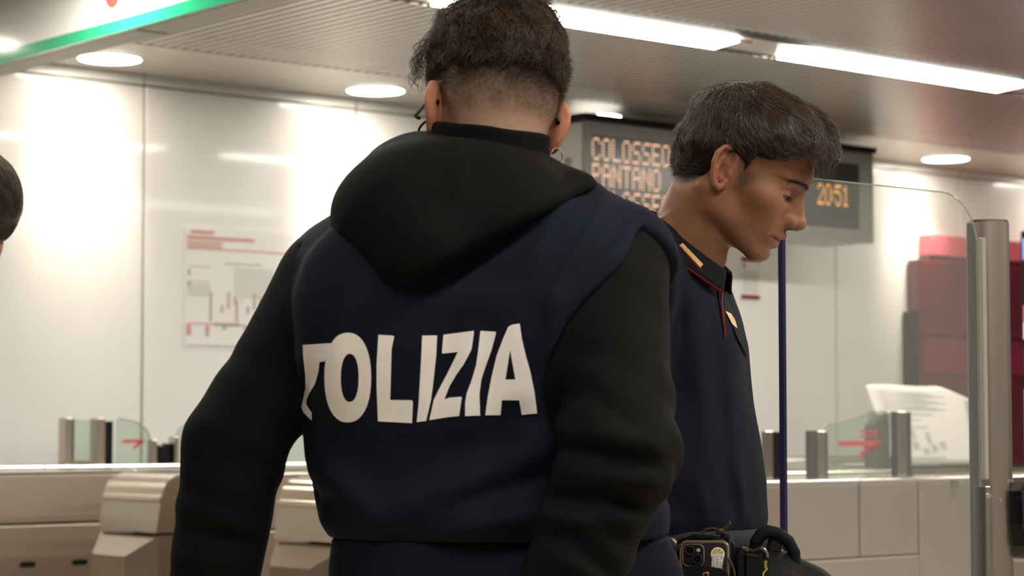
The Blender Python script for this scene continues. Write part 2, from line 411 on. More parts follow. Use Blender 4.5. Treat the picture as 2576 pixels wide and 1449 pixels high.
# ------------------------------------------------------------------ turnstile cabinets, all running along the wall
TOP = 1.02
def cabinet(yf, x0, x1, label, depth=0.36, seam=0.826, joints=(), slots=(), tall_joint=None, bumps=True):
    t = Thing('turnstile_cabinet', (x0, yf + depth / 2, 0), label, 'turnstile')
    yb = yf + depth
    xs = [x0 + 0.10] + list(joints) + [x1]
    for i, (a, b) in enumerate(zip(xs[:-1], xs[1:])):
        lo = 0.05 if (tall_joint is not None and i >= tall_joint) else seam + 0.004
        t.part('upper_panel', MB().box(a + 0.0050, b - 0.0050, yf, yb, lo, TOP - 0.013, bev=0.004), M['steel'])
        t.part('top_cover', MB().box(a + 0.0015, b - 0.0015, yf - 0.004, yb + 0.004, TOP - 0.011, TOP, bev=0.004), M['steel_edge'])
    xe = xs[tall_joint] if tall_joint is not None else x1
    t.part('lower_panel', MB().box(x0 + 0.10, xe - 0.004, yf - 0.004, yb + 0.004, 0.05, seam - 0.003, bev=0.004), M['steel'])
    t.part('core', MB().box(x0 + 0.12, x1 - 0.006, yf + 0.008, yb - 0.008, 0.02, TOP - 0.014), M['gap'])
    t.part('plinth', MB().box(x0 + 0.02, x1 - 0.01, yf + 0.02, yb - 0.02, 0.0, 0.055), M['black'])
    for sx, sz in slots:
        pts = [(sx + (0.022 if math.cos(q) > 0 else -0.022) + 0.010 * math.cos(q), sz + 0.010 * math.sin(q)) for q in [2 * math.pi * (k + 0.5) / 20 for k in range(20)]]
        t.part('sensor_slot', MB().prism(pts, 'y', yf - 0.0065, yf - 0.003), M['black'])
    # end hood: rounded cover over a faceted nose
    prof = [(x0 + 0.13, seam + 0.003)]
    prof += [(x0 - 0.005, seam + 0.003), (x0 + 0.005, 0.895), (x0 + 0.010, 0.925), (x0 + 0.0105, 0.930), (x0 + 0.004, 0.935), (x0 + 0.006, 0.944), (x0 + 0.012, 0.948)]
    for k in range(0, 9):
        a = k / 8 * math.pi / 2
        prof.append((x0 + 0.105 - 0.088 * math.cos(a), 0.955 + (TOP + 0.004 - 0.955) * math.sin(a)))
    prof.append((x0 + 0.13, TOP + 0.004))
    t.part('end_hood', MB().prism(prof, 'y', yf - 0.012, yb + 0.012), M['steel_b'], smooth=True)
    nm = MB(); bm = nm.bm
    A = [(x0 + 0.005, yf - 0.012, 0.06), (x0 + 0.005, yb + 0.012, 0.06), (x0 + 0.005, yb + 0.012, seam - 0.005), (x0 + 0.005, yf - 0.012, seam - 0.005)]
    B = [(x0 - 0.075, yf + 0.07, 0.10), (x0 - 0.075, yb - 0.07, 0.10), (x0 - 0.075, yb - 0.07, seam - 0.075), (x0 - 0.075, yf + 0.07, seam - 0.075)]
    C = [(x0 + 0.099, p[1], p[2]) for p in A]
    va, vb, vc = [[bm.verts.new(p) for p in q] for q in (A, B, C)]
    bm.faces.new(vb)
    for i in range(4):
        j = (i + 1) % 4
        bm.faces.new((va[i], va[j], vb[j], vb[i])); bm.faces.new((vc[i], vc[j], va[j], va[i]))
    bm.faces.new(list(reversed(vc)))
    bmesh.ops.recalc_face_normals(bm, faces=bm.faces)
    t.part('end_nose', nm, M['steel_b'])
    return t
cabinet(7.40, 3.615, 8.6, 'steel turnstile cabinet farthest left, with two black sensor slots', joints=(4.317, 6.2), slots=((3.872, 0.681), (4.085, 0.681)))
cabinet(6.47, 3.855, 7.9, 'steel turnstile cabinet behind the hooded figure\'s left arm', joints=(5.6,), slots=((4.462, 0.782),))
cabinet(5.53, 3.95, 6.62, 'steel turnstile cabinet at the hooded figure\'s left hip', joints=(5.4,))
wide = cabinet(4.60, 3.98, 6.6, 'wide steel turnstile cabinet on the right behind the blue-edged glass', joints=(5.234, 5.513), tall_joint=2, seam=0.781)
sc_ = MB()
for x_, z_, l_, w_ in ((5.672, 1.004, 0.050, 0.0012), (5.680, 1.006, 0.022, 0.0020), (5.690, 1.000, 0.040, 0.0010), (5.702, 1.005, 0.018, 0.0016)):
    sc_.tube([(x_, 4.5995, z_), (x_ + 0.002, 4.5995, z_ - l_ * 0.5), (x_ - 0.001, 4.5995, z_ - l_)], w_, 5)
sc_.tube([(5.668, 4.5995, 1.007), (5.690, 4.5995, 1.008), (5.710, 4.5995, 1.006)], 0.0020, 5)
wide.part('scuff_mark', sc_, M['channel'], kind='stuff')
# far counter against the wall
t = Thing('far_counter', (5.0, 8.4, 0), 'low steel counter against the white wall behind the turnstiles', 'counter')
for a, b in ((1.2, 4.33), (4.335, 7.0), (7.005, 9.5)):
    t.part('counter_top', MB().box(a, b, 8.14, 8.58, 1.008, 1.024, bev=0.004), M['steel_edge'])
    t.part('counter_side', MB().box(a, b, 8.15, 8.57, 0.0, 1.006), M['steel'])

# ------------------------------------------------------------------ what stands on the cabinets
def flap(name, pts, y, label, arrow=None, th=0.010):
    base = (sum(p[0] for p in pts) / len(pts), y, min(p[1] for p in pts))
    t = Thing(name, base, label, 'glass gate')
    t.part('glass_leaf', MB().prism(pts, 'y', y, y + th), M['glass_green'])
    return t
def arc(cx, cz, rx, rz, a0, a1, n=10):
    return [(cx + rx * math.cos(R(a0 + (a1 - a0) * k / n)), cz + rz * math.sin(R(a0 + (a1 - a0) * k / n))) for k in range(n + 1)]
def edge_tube(t, pts, y, r=0.0035, m='glass_edge', name='leaf_edge'):
    t.part(name, MB().tube([(p[0], y + 0.005, p[1]) for p in pts], r, 6), M[m])
def red_arrow(t, x0, x1, z, y, th=0.013, tip=None, name='red_arrow'):
    mb = MB(); L = x1 - x0
    if tip is None: tip = (x0 + 0.52 * L, z - 0.30 * L)
    mb.prism([(x0, z - th / 2), (x1, z - th / 2), (x1, z + th / 2), (x0, z + th / 2)], 'y', y - 0.002, y - 0.0005)
    if tip: mb.prism([(x1, z - th / 2), (x1 - 0.0, z + th / 2 - 0.002), (tip[0], tip[1] + th * 0.6), (tip[0], tip[1] - th * 0.6), (x1 - 0.25 * L, z - th / 2)], 'y', y - 0.002, y - 0.0005)
    t.part(name, mb, M['arrow_red'])
# left flaps on the far counter
z0 = 1.026
p1 = [(4.706, z0), (4.868, z0)] + [(4.868, 1.13)] + arc(4.72, 1.125, 0.148, 0.092, 8, 88) + [(4.706, 1.205)]
t = flap('glass_flap', p1, 8.22, 'clear glass flap with red arrow beside the steel window frame')
edge_tube(t, p1[2:], 8.22); red_arrow(t, 4.735, 4.835, 1.122, 8.22)
t.part('hinge_post', MB().box(4.868, 4.890, 8.20, 8.25, z0, 1.128, bev=0.002), M['steel_b'])
p2 = [(5.17, z0), (4.985, z0)] + [(4.985, 1.15)] + arc(5.14, 1.135, 0.155, 0.085, 172, 92) + [(5.17, 1.22)]
t = flap('glass_flap', p2, 8.20, 'clear glass flap with red bar half hidden by the black sleeve')
edge_tube(t, p2[1:], 8.20); red_arrow(t, 5.03, 5.14, 1.122, 8.20)
t.part('hinge_post', MB().box(4.962, 4.983, 8.18, 8.23, z0, 1.14, bev=0.002), M['steel_b'])
t = Thing('gate_stop', (4.925, 8.22, z0), 'notched black gate stop between the two small glass flaps', 'gate stop')
t.part('body', MB().prism([(4.893, z0), (4.958, z0), (4.958, 1.112), (4.944, 1.112), (4.938, 1.094), (4.914, 1.092), (4.908, 1.102), (4.893, 1.106)], 'y', 8.20, 8.25), M['black'])
t = Thing('window_unit', (4.56, 8.2, z0), 'small steel-framed glass window on the far counter', 'window unit')
fb = MB()
fb.box(4.445, 4.478, 8.18, 8.24, z0, 1.218, bev=0.002); fb.box(4.590, 4.630, 8.18, 8.24, z0, 1.218, bev=0.002); fb.box(4.478, 4.590, 8.18, 8.24, z0, 1.043)
t.part('steel_frame', fb, M['steel_b'])
t.part('gasket', MB().box(4.478, 4.490, 8.19, 8.23, 1.043, 1.215), M['black'])
t.part('rubber_jamb', MB().box(4.632, 4.668, 8.185, 8.235, z0, 1.205), M['black'])
t.part('pane', MB().box(4.490, 4.590, 8.205, 8.212, 1.043, 1.212), M['glass_green'])
# flap behind the hooded figure, on the middle cabinet
p3 = [(4.30, TOP + 0.02), (4.95, TOP + 0.02), (4.95, 1.19), (4.62, 1.175), (4.30, 1.12)]
t = flap('glass_flap', p3, 6.86, 'glass flap seen in the gap under the black sleeve')
t.part('base_rail', MB().box(4.28, 4.97, 6.85, 6.885, TOP + 0.001, TOP + 0.02, bev=0.003), M['grey_metal'])
# right posts, on the wide cabinet
yp = 4.80
def post(x0, x1, zt, cols, label):
    t = Thing('gate_post', ((x0 + x1) / 2, yp, TOP), label, 'gate post')
    for nme, a, b, m, dz, dy in cols:
        t.part(nme, MB().box(x0 + a, x0 + b, yp + 0.02 + dy, yp + 0.036 - dy * 0.3, TOP + 0.0005, zt + dz, bev=0.003), M[m])
    return t
post(5.045, 5.122, 1.166, (('steel_face', 0, 0.034, 'steel_b', 0.002, -0.004), ('black_side', 0.034, 0.075, 'black', 0, 0)), 'short gate post, steel and black, beside the navy polo')
post(5.245, 5.337, 1.168, (('black_side', 0, 0.040, 'black', 0.002, 0), ('steel_face', 0.040, 0.076, 'steel_b', 0, -0.004), ('rubber_strip', 0.076, 0.090, 'black', -0.004, 0)),
     'short gate post, black and steel, right of the blue glass edge')
post(5.655, 5.745, 1.232, (('black_side', 0.0, 0.016, 'black', 0, 0), ('steel_face', 0.016, 0.060, 'steel_b', 0, -0.004), ('rubber_strip', 0.060, 0.088, 'black', -0.002, 0)),
     'taller gate post, steel edged in black, right of the lettered flap')
p4 = [(5.335, TOP + 0.004), (5.66, TOP + 0.004)] + [(5.66, 1.20)] + arc(5.635, 1.205, 0.025, 0.03, 0, 90, 5) + [(5.56, 1.225), (5.47, 1.205), (5.40, 1.192)] + arc(5.385, 1.165, 0.045, 0.027, 100, 180, 6)
t = flap('glass_flap', p4, yp + 0.042, 'large glass flap with red arrow and mirrored lettering')
edge_tube(t, p4[2:], yp + 0.042, r=0.0022); red_arrow(t, 5.408, 5.610, 1.128, yp + 0.042, th=0.0165, tip=(5.512, 1.088))
me = text_mesh('atac', 0.058); me.transform(Matrix.Translation((5.600, yp + 0.0405, 1.146)) @ Matrix.Rotation(math.pi / 2, 4, 'X') @ Matrix.Scale(-1, 4, (1, 0, 0)))
me.transform(Matrix.Translation(-t.base)); link('lettering', me, M['arrow_red'], t.o)
t = Thing('reader_column', (6.45, 5.58, TOP), 'dark reader column with slanted top seen through the lettered flap', 'card reader')
t.part('housing', MB().prism([(6.40, TOP + 0.005), (6.50, TOP + 0.005), (6.50, 1.235), (6.46, 1.228), (6.40, 1.185)], 'y', 5.56, 5.60), M['channel'])
t.part('steel_edge', MB().box(6.44, 6.455, 5.553, 5.559, TOP + 0.005, 1.18), M['steel_b'])
t = Thing('sloped_cover', (5.6, 5.7, TOP), 'white sloped cover on the cabinet behind the glass flap', 'cover')
t.part('shell', MB().prism([(5.75, TOP + 0.006), (6.42, TOP + 0.006), (6.28, 1.062), (6.24, 1.064), (5.84, 1.036)], 'y', 5.68, 5.86), M['ceil_plain'])
t = Thing('sill_rail', (6.0, 4.85, TOP), 'low steel window rail at the foot of the leaflets', 'rail')
t.part('rail', MB().box(5.752, 6.58, 4.82, 4.86, TOP + 0.0005, TOP + 0.022, bev=0.003), M['steel_b'])
t.part('gasket', MB().box(5.752, 6.58, 4.828, 4.852, TOP + 0.022, TOP + 0.031), M['black'])
# leaflet stand behind
t = Thing('map_leaflet', (7.1, 6.0, 1.02), 'large tilted paper map with curled corner behind the steel rail', 'leaflet')
def leaf(u, v):
    """sheet coordinates 0..1 -> room point; leans to the right and back, top right corner curls"""
    p = Vector((6.74, 5.75, 1.033)) * (1 - u) * (1 - v) + Vector((7.27, 5.75, 1.033)) * u * (1 - v) + Vector((6.925, 6.05, 1.352)) * (1 - u) * v + Vector((7.56, 6.05, 1.352)) * u * v
    c = max(0.0, u + v - 1.72) * 1.5
    return p + Vector((-0.06 * c, -0.16 * c, -0.16 * c + 0.003 * math.sin(9 * u) * v))
mb = MB(); N = 16
gv = [[mb.bm.verts.new(leaf(i / N, j / N)) for i in range(N + 1)] for j in range(N + 1)]
for j in range(N):
    for i in range(N): mb.bm.faces.new((gv[j][i], gv[j][i + 1], gv[j + 1][i + 1], gv[j + 1][i]))
sh = t.part('sheet', mb, M['paper'], smooth=True)
sm = sh.modifiers.new('thick', 'SOLIDIFY'); sm.thickness = 0.002; sm.offset = 1
def leaf_marks(lst):
    mb = MB()
    for u0, u1, v0, v1 in lst:
        q = [leaf(u, v) + Vector((0, -0.003, 0.001)) for u, v in ((u0, v0), (u1, v0), (u1, v1), (u0, v1))]
        mb.poly(q)
    return mb
t.part('print_block', leaf_marks([(0.08 + 0.1 * k, 0.15 + 0.1 * k, 0.12 + 0.03 * (k % 3), 0.2 + 0.04 * (k % 3)) for k in range(6)] + [(0.1, 0.5, 0.45, 0.47), (0.1, 0.45, 0.55, 0.565), (0.12, 0.6, 0.62, 0.635), (0.3, 0.34, 0.3, 0.42), (0.45, 0.5, 0.25, 0.40)]), M['ink'], kind='stuff')
t.part('text_line', leaf_marks([(0.1, 0.75 - 0.1 * (k % 3), 0.68 + 0.028 * k, 0.690 + 0.028 * k) for k in range(9)] + [(0.08, 0.62, 0.06, 0.09)]), M['ink'], kind='stuff')
t.part('support', MB().box(7.05, 7.35, 6.12, 6.15, 0.0, 1.25), M['grey_metal'])

# ------------------------------------------------------------------ maroon machine
t = Thing('ticket_machine', (10.8, 8.57, 0), 'tall maroon machine with red header against the back wall', 'machine')
t.part('body', MB().box(10.235, 11.6, 8.52, 8.61, 0.0, 2.170, bev=0.006), M['maroon'])
t.part('header', MB().box(10.345, 11.55, 8.52, 8.61, 2.200, 2.325, bev=0.004), M['pink'], label='lighter red header box')
t.part('header_base', MB().box(10.345, 11.55, 8.53, 8.61, 2.1705, 2.198), M['maroon'])
t.part('side_panel', MB().box(10.190, 10.234, 8.53, 8.61, 0.0, 1.86), M['black'])
t.part('ledge', MB().box(10.25, 11.58, 8.505, 8.519, 1.74, 1.752), M['burgundy'])
t.part('display_recess', MB().box(10.26, 11.5, 8.512, 8.519, 1.50, 1.70, bev=0.003), M['burgundy'])
# kiosk seen past the pillar: its screen side faces the passage
t = Thing('vending_kiosk', (9.2, 6.0, 0), 'dark vending kiosk with blue screen just past the steel pillar', 'kiosk')
t.part('body', MB().box(8.674, 9.6, 5.2, 6.60, 0.0, 2.12, bev=0.01), M['black'])
for z0, z1, m, nm in ((1.98, 2.08, 'screenblue', 'screen'), (0.70, 1.36, 'screenblue', 'screen'), (1.60, 1.68, 'white', 'price_strip'), (1.68, 1.76, 'pink', 'red_band'), (1.42, 1.56, 'maroon', 'dark_red_band'), (0.66, 0.69, 'white', 'shelf_edge')):
    t.part(nm, MB().box(8.668, 8.673, 5.25, 6.58, z0, z1), M[m])
t.part('beacon', MB().ball((8.66, 6.50, 2.163), 0.040, (1, 1, 1)), M['orange'], smooth=True, label='orange beacon lamp')

# ------------------------------------------------------------------ tall glass barrier leaf and its pillar
t = Thing('glass_barrier', (3.03, 2.6, 0), 'tall clear glass barrier with dark blue edge and one rounded corner', 'glass barrier')
zt = 1.609
gp = [(2.7745, 0.18), (3.296, 0.18), (3.296, 1.50)] + arc(3.196, 1.509, 0.10, 0.10, 0, 90, 10) + [(2.7745, zt)]
t.part('pane', MB().prism(gp, 'y', 2.600, 2.610), M['glass'])
t.part('blue_edge', MB().box(2.7675, 2.7745, 2.5995, 2.6105, 0.18, zt), M['blue_edge'], label='dark blue edge strip')
t.part('pane_rim', MB().tube([(p[0], 2.605, p[1]) for p in gp[1:]], 0.0013, 6), M['glass_edge'])
t.part('clamp_strip', MB().box(3.292, 3.303, 2.590, 2.600, 1.085, 1.53, bev=0.001), M['grey_metal'])
t.part('lower_clamp', MB().box(3.292, 3.306, 2.590, 2.618, 0.10, 1.072, bev=0.001), M['steel_b'])
t.part('screw', MB().cyl((3.297, 2.588, 1.055), 0.004, 0.008, axis='y', seg=12).cyl((3.297, 2.588, 0.6), 0.004, 0.008, axis='y', seg=12), M['steel_edge'])
t.part('foot_rail', MB().box(2.77, 3.30, 2.590, 2.620, 0.0, 0.18, bev=0.003), M['steel_b'])
t = Thing('steel_pillar', (3.372, 2.64, 0), 'round-edged stainless steel pillar at the right edge of the picture', 'pillar')
pcx, pcy, pr = 3.372, 2.640, 0.0395
t.part('shaft', MB().cyl((pcx, pcy, 0.7825), pr, 1.565, seg=48), M['steel_pillar'], smooth=True)
t.part('cap', MB().cyl((pcx, pcy, 1.567), pr - 0.002, 0.004, seg=48), M['steel_b'], smooth=True)
t.part('dark_groove', MB().box(3.322, 3.336, 2.642, 2.650, 0.0, 1.562), M['black'])
t.part('screw', MB().ball((3.352, 2.604, 1.045), 0.0030, seg=8), M['steel_edge'])
# black device at the pillar
t = Thing('black_device', (3.46, 2.60, 0.93), 'glossy black plastic device with white print, held against the steel pillar', 'device')
dp = []
for cx, cz, r, a0, a1 in ((3.475, 0.975, 0.055, 180, 270), (3.60, 0.975, 0.05, 270, 360), (3.60, 1.06, 0.022, 0, 90), (3.398, 1.062, 0.020, 90, 180)):
    dp += arc(cx, cz, r, r, a0, a1, 6)
dp = [(3.378, 1.062)] + [(3.382, 1.0), (3.392, 0.96), (3.415, 0.935), (3.45, 0.925), (3.60, 0.925), (3.64, 0.95), (3.64, 1.07), (3.60, 1.086), (3.41, 1.084), (3.388, 1.078)]
t.part('shell', MB().prism(dp, 'y', 2.575, 2.645), M['blackgloss'])
t.part('grip', MB().tube([(3.43, 2.57, 1.03), (3.425, 2.568, 1.05), (3.44, 2.566, 1.068), (3.48, 2.566, 1.078), (3.56, 2.566, 1.08)], 0.007, 8), M['blackgloss'], smooth=True)
me = text_mesh('LEO PUCE', 0.017, 0.0003)
me.transform(Matrix.Translation((3.400, 2.5735, 0.972)) @ Matrix.Rotation(math.pi / 2, 4, "X") @ Matrix.Rotation(math.pi / 2, 4, "Z"))
me.transform(Matrix.Translation(-t.base)); link('lettering', me, M['white'], t.o)
t.part('red_print', MB().box(3.386, 3.400, 2.5732, 2.5750, 0.965, 0.978), M['red'])
# ================================================================== SOFT SHAPES: distance fields turned into one continuous surface
f32 = np.float32
def A3(p): return np.asarray(p, f32)
def sd_ball(P, c, r): return np.linalg.norm(P - A3(c), axis=1) - r
def sd_ell(P, c, r, rot=None):
    q = P - A3(c)
    if rot is not None: q = q @ np.asarray(rot, f32)      # columns of rot = local axes
    r = A3(r)
    k0 = np.linalg.norm(q / r, axis=1); k1 = np.linalg.norm(q / (r * r), axis=1)
    return k0 * (k0 - 1.0) / np.maximum(k1, 1e-6)
def sd_cone(P, a, b, ra, rb):
    """capsule from a to b whose radius goes from ra to rb"""
    a = A3(a); b = A3(b); ab = b - a
    t = np.clip(((P - a) @ ab) / float(ab @ ab), 0, 1)
    return np.linalg.norm(P - a - t[:, None] * ab, axis=1) - (ra + (rb - ra) * t)
def sd_chain(P, pts, rs, k=0.0):
    d = None
    for i in range(len(pts) - 1):
        e = sd_cone(P, pts[i], pts[i + 1], rs[i], rs[i + 1])
        d = e if d is None else (smin(d, e, k) if k else np.minimum(d, e))
    return d
def sd_ecap(P, a, b, ra, rb, axis, sq):
    """capsule flattened by sq along the given axis"""
    ax = A3(axis); ax = ax / np.linalg.norm(ax); a = A3(a); b = A3(b)
    S = lambda q: q + np.outer(q @ ax, ax) * (1.0 / sq - 1.0)
    return sd_cone(S(P - a), A3((0, 0, 0)), S((b - a)[None])[0], ra, rb)
def smin(a, b, k):
    h = np.clip(0.5 + 0.5 * (b - a) / k, 0, 1)
    return b + (a - b) * h - k * h * (1 - h)
def smax(a, b, k): return -smin(-a, -b, k)
def bump(P, c, r, amt):
    """raises (+) or dents (-) a surface softly around c"""
    q = (P - A3(c)) / A3(r)
    return -amt * np.exp(-np.sum(q * q, axis=1))
def ridge(P, a, b, r, amt):
    a = A3(a); b = A3(b); ab = b - a
    t = np.clip(((P - a) @ ab) / float(ab @ ab), 0, 1)
    q = np.linalg.norm(P - a - t[:, None] * ab, axis=1) / r
    return -amt * np.exp(-q * q) * np.sin(np.pi * np.clip(0.08 + 0.84 * t, 0, 1)) ** 0.5
def crease(P, a, b, r, amt, ylim):
    """a fold seen from the front or the back: runs from a to b, limited to the cloth on this side of ylim"""
    A, B = A3((a[0], a[2])), A3((b[0], b[2])); ab = B - A; q2_ = P[:, (0, 2)]
    t = np.clip(((q2_ - A) @ ab) / float(ab @ ab), 0, 1)
    q = np.linalg.norm(q2_ - A - t[:, None] * ab, axis=1) / r
    return -amt * np.exp(-q * q) * np.sin(np.pi * np.clip(0.08 + 0.84 * t, 0, 1)) ** 0.5 * np.clip((ylim - P[:, 1]) / 0.02, 0, 1)
_LAT = np.random.default_rng(3).random((32, 32, 32)).astype(f32)
def vnoise(P, s):
    q = P * s + 1000.0
    i = np.floor(q).astype(np.int64); f = (q - i).astype(f32); f = f * f * (3 - 2 * f); i &= 31; j = (i + 1) & 31
    g = lambda a, b, c: _LAT[a, b, c]
    x0 = g(i[:, 0], i[:, 1], i[:, 2]) * (1 - f[:, 0]) + g(j[:, 0], i[:, 1], i[:, 2]) * f[:, 0]
    x1 = g(i[:, 0], j[:, 1], i[:, 2]) * (1 - f[:, 0]) + g(j[:, 0], j[:, 1], i[:, 2]) * f[:, 0]
    x2 = g(i[:, 0], i[:, 1], j[:, 2]) * (1 - f[:, 0]) + g(j[:, 0], i[:, 1], j[:, 2]) * f[:, 0]
    x3 = g(i[:, 0], j[:, 1], j[:, 2]) * (1 - f[:, 0]) + g(j[:, 0], j[:, 1], j[:, 2]) * f[:, 0]
    y0 = x0 * (1 - f[:, 1]) + x1 * f[:, 1]; y1 = x2 * (1 - f[:, 1]) + x3 * f[:, 1]
    return (y0 * (1 - f[:, 2]) + y1 * f[:, 2]) * 2 - 1
def axis_grid(segs):
    """segs: (start, end, step), ...  -> one rectilinear axis"""
    out = []
    for a, b, h in segs:
        n = max(1, int(round((b - a) / h)))
        out += [a + (b - a) * i / n for i in range(n)]
    out.append(segs[-1][1])
    return np.array(out, f32)
def surface(fn, xs, ys, zs, block=12, slack=1.15):
    """surface nets over a rectilinear grid, evaluated only in blocks near the surface"""
    n = (len(xs), len(ys), len(zs))
    V = np.full(n, 1.0, f32)
    rngs = [list(range(0, k, block)) for k in n]
    cs = []; hb = []
    for I in rngs[0]:
        for J in rngs[1]:
            for K in rngs[2]:
                e = (min(I + block, n[0]) - 1, min(J + block, n[1]) - 1, min(K + block, n[2]) - 1)
                lo = np.array((xs[I], ys[J], zs[K])); hi = np.array((xs[e[0]], ys[e[1]], zs[e[2]]))
                cs.append((lo + hi) / 2); hb.append((np.linalg.norm(hi - lo) / 2, I, J, K))
    d = fn(np.array(cs, f32))
    idx = []
    todo = []
    for q, (rad, I, J, K) in zip(d, hb):
        sl = (slice(I, min(I + block, n[0])), slice(J, min(J + block, n[1])), slice(K, min(K + block, n[2])))
        if abs(q) > rad * slack + 0.013: V[sl] = 1.0 if q > 0 else -1.0
        else: todo.append(sl)
    for s in range(0, len(todo), 200):
        ch = todo[s:s + 200]; Ps = []
        for sl in ch:
            g = np.meshgrid(xs[sl[0]], ys[sl[1]], zs[sl[2]], indexing='ij')
            Ps.append(np.stack([q.ravel() for q in g], 1))
        D = fn(np.concatenate(Ps).astype(f32)); o = 0
        for sl, p in zip(ch, Ps):
            sh = V[sl].shape; V[sl] = D[o:o + len(p)].reshape(sh); o += len(p)
    V[0], V[-1], V[:, 0], V[:, -1], V[:, :, 0], V[:, :, -1] = [np.maximum(q, 1e-4) for q in (V[0], V[-1], V[:, 0], V[:, -1], V[:, :, 0], V[:, :, -1])]
    ins = V < 0
    c8 = [(i, j, k) for i in (0, 1) for j in (0, 1) for k in (0, 1)]
    m = tuple(q - 1 for q in n)
    cnt = sum(ins[i:i + m[0], j:j + m[1], k:k + m[2]].astype(np.int8) for i, j, k in c8)
    cell = np.argwhere((cnt > 0) & (cnt < 8))
    ids = np.full(m, -1, np.int64); ids[tuple(cell.T)] = np.arange(len(cell))
    X = (xs, ys, zs)
    acc = np.zeros((len(cell), 3)); num = np.zeros(len(cell))
    for a in c8:
        for ax in range(3):
            if a[ax]: continue
            b = list(a); b[ax] = 1
            ia = cell + np.array(a); ib = cell + np.array(b)
            va = V[tuple(ia.T)]; vb = V[tuple(ib.T)]
            s = (va < 0) != (vb < 0)
            t = np.where(s, va / np.where(s, va - vb, 1), 0)
            pa = np.stack([X[q][ia[:, q]] for q in range(3)], 1); pb = np.stack([X[q][ib[:, q]] for q in range(3)], 1)
            acc += np.where(s[:, None], pa + t[:, None] * (pb - pa), 0); num += s
    verts = acc / num[:, None]
    quads = []
    for ax in range(3):
        o1, o2 = [(1, 2), (2, 0), (0, 1)][ax]
        sl0 = [slice(1, m[q]) for q in range(3)]; sl1 = [slice(1, m[q]) for q in range(3)]
        sl0[ax] = slice(0, n[ax] - 1); sl1[ax] = slice(1, n[ax])
        i0 = ins[tuple(sl0)]; i1 = ins[tuple(sl1)]
        e = np.argwhere(i0 != i1)
        fl = i0[tuple(e.T)]
        base = e + 1; base[:, ax] -= 1
        def g(d1, d2):
            q = base.copy(); q[:, o1] -= d1; q[:, o2] -= d2
            return ids[tuple(q.T)]
        Q = np.stack([g(0, 0), g(1, 0), g(1, 1), g(0, 1)], 1)
        Q[~fl] = Q[~fl][:, ::-1]
        quads.append(Q)
    return verts, np.concatenate(quads)
def mesh_np(name, verts, faces, m=None, parent=None, col=None, smooth=True):
    me = bpy.data.meshes.new(name)
    k = faces.shape[1]
    me.vertices.add(len(verts)); me.vertices.foreach_set('co', np.asarray(verts, f32).ravel())
    me.loops.add(len(faces) * k); me.loops.foreach_set('vertex_index', faces.astype(np.int32).ravel())
    me.polygons.add(len(faces)); me.polygons.foreach_set('loop_start', np.arange(0, len(faces) * k, k, dtype=np.int32))
    me.update(calc_edges=True); me.validate()
    if smooth: me.polygons.foreach_set('use_smooth', np.ones(len(me.polygons), bool))
    if col is not None:
        a = me.color_attributes.new('Col', 'FLOAT_COLOR', 'POINT')
        a.data.foreach_set('color', np.concatenate([col, np.ones((len(col), 1))], 1).astype(f32).ravel())
    return link(name, me, m, parent)
def soft(name, fn, xs, ys, zs, m, parent=None, colfn=None, relax=1):
    v, q = surface(fn, xs, ys, zs)
    for _ in range(relax):                 # a light smoothing that keeps the volume
        for w in (0.5, -0.52):
            s = np.zeros_like(v); c = np.zeros(len(v))
            for i in range(4):
                j = (i + 1) % 4
                np.add.at(s, q[:, i], v[q[:, j]]); np.add.at(c, q[:, i], 1)
                np.add.at(s, q[:, j], v[q[:, i]]); np.add.at(c, q[:, j], 1)
            v = v + w * (s / np.maximum(c, 1)[:, None] - v)
    return mesh_np(name, v, q, m, parent, None if colfn is None else colfn(v.astype(f32)))
def uni(a, b, h): return axis_grid([(a, b, h)])
def euler(pitch, yaw, roll):
    """columns = head axes (right, forward, up) in world; pitch>0 looks down, yaw turns about z (counter-clockwise), roll>0 tips to the right"""
    return np.array(Matrix.Rotation(yaw, 3, 'Z') @ Matrix.Rotation(-pitch, 3, 'X') @ Matrix.Rotation(roll, 3, 'Y'), f32)
def vcol_mat(name, rough=0.5, spec=0.4, sss=0.0, bump=0.0, bscale=600, sheen=0.0):
    m = mat(name, (0.5, 0.5, 0.5), rough, spec=spec, bump=bump, bscale=bscale, sheen=sheen)
    nt = m.node_tree; b = nt.nodes['Principled BSDF']
    a = nt.nodes.new('ShaderNodeVertexColor'); a.layer_name = 'Col'
    nt.links.new(a.outputs['Color'], b.inputs['Base Color'])
    if sss:
        b.inputs['Subsurface Weight'].default_value = sss; b.inputs['Subsurface Radius'].default_value = (0.010, 0.0035, 0.0018)
        b.inputs['Subsurface Scale'].default_value = 0.6
    return m
M['skin'] = vcol_mat('skin', 0.48, 0.35, sss=0.12, bump=0.10, bscale=500)
def fabric(name, c, rough=0.85, bscale=900, bump=0.15, sheen=0.0, noise=0.06):
    return mat(name, c, rough, spec=0.12, noise=noise, nscale=40, bump=bump, bscale=bscale, sheen=sheen)
M['black_fleece'] = fabric('black_fleece', (0.0058, 0.0055, 0.0052))
M['navy_bib'] = fabric('navy_cotton', (0.0088, 0.0112, 0.0205))
M['navy_trouser'] = fabric('navy_trousers', (0.018, 0.021, 0.036))
M['polo'] = fabric('navy_polo_pique', (0.0085, 0.0098, 0.0175), bscale=1400)
M['collar'] = fabric('black_collar_knit', (0.009, 0.009, 0.011))
M['piping'] = fabric('red_piping', (0.16, 0.012, 0.016), noise=0.0)
M['print_white'] = mat('white_print', (0.96, 0.90, 0.83), 0.7, spec=0.2)
M['gold'] = mat('gold_thread', (0.75, 0.50, 0.22), 0.38, metal=0.8, noise=0.45, nscale=500, bump=0.9, bscale=900)
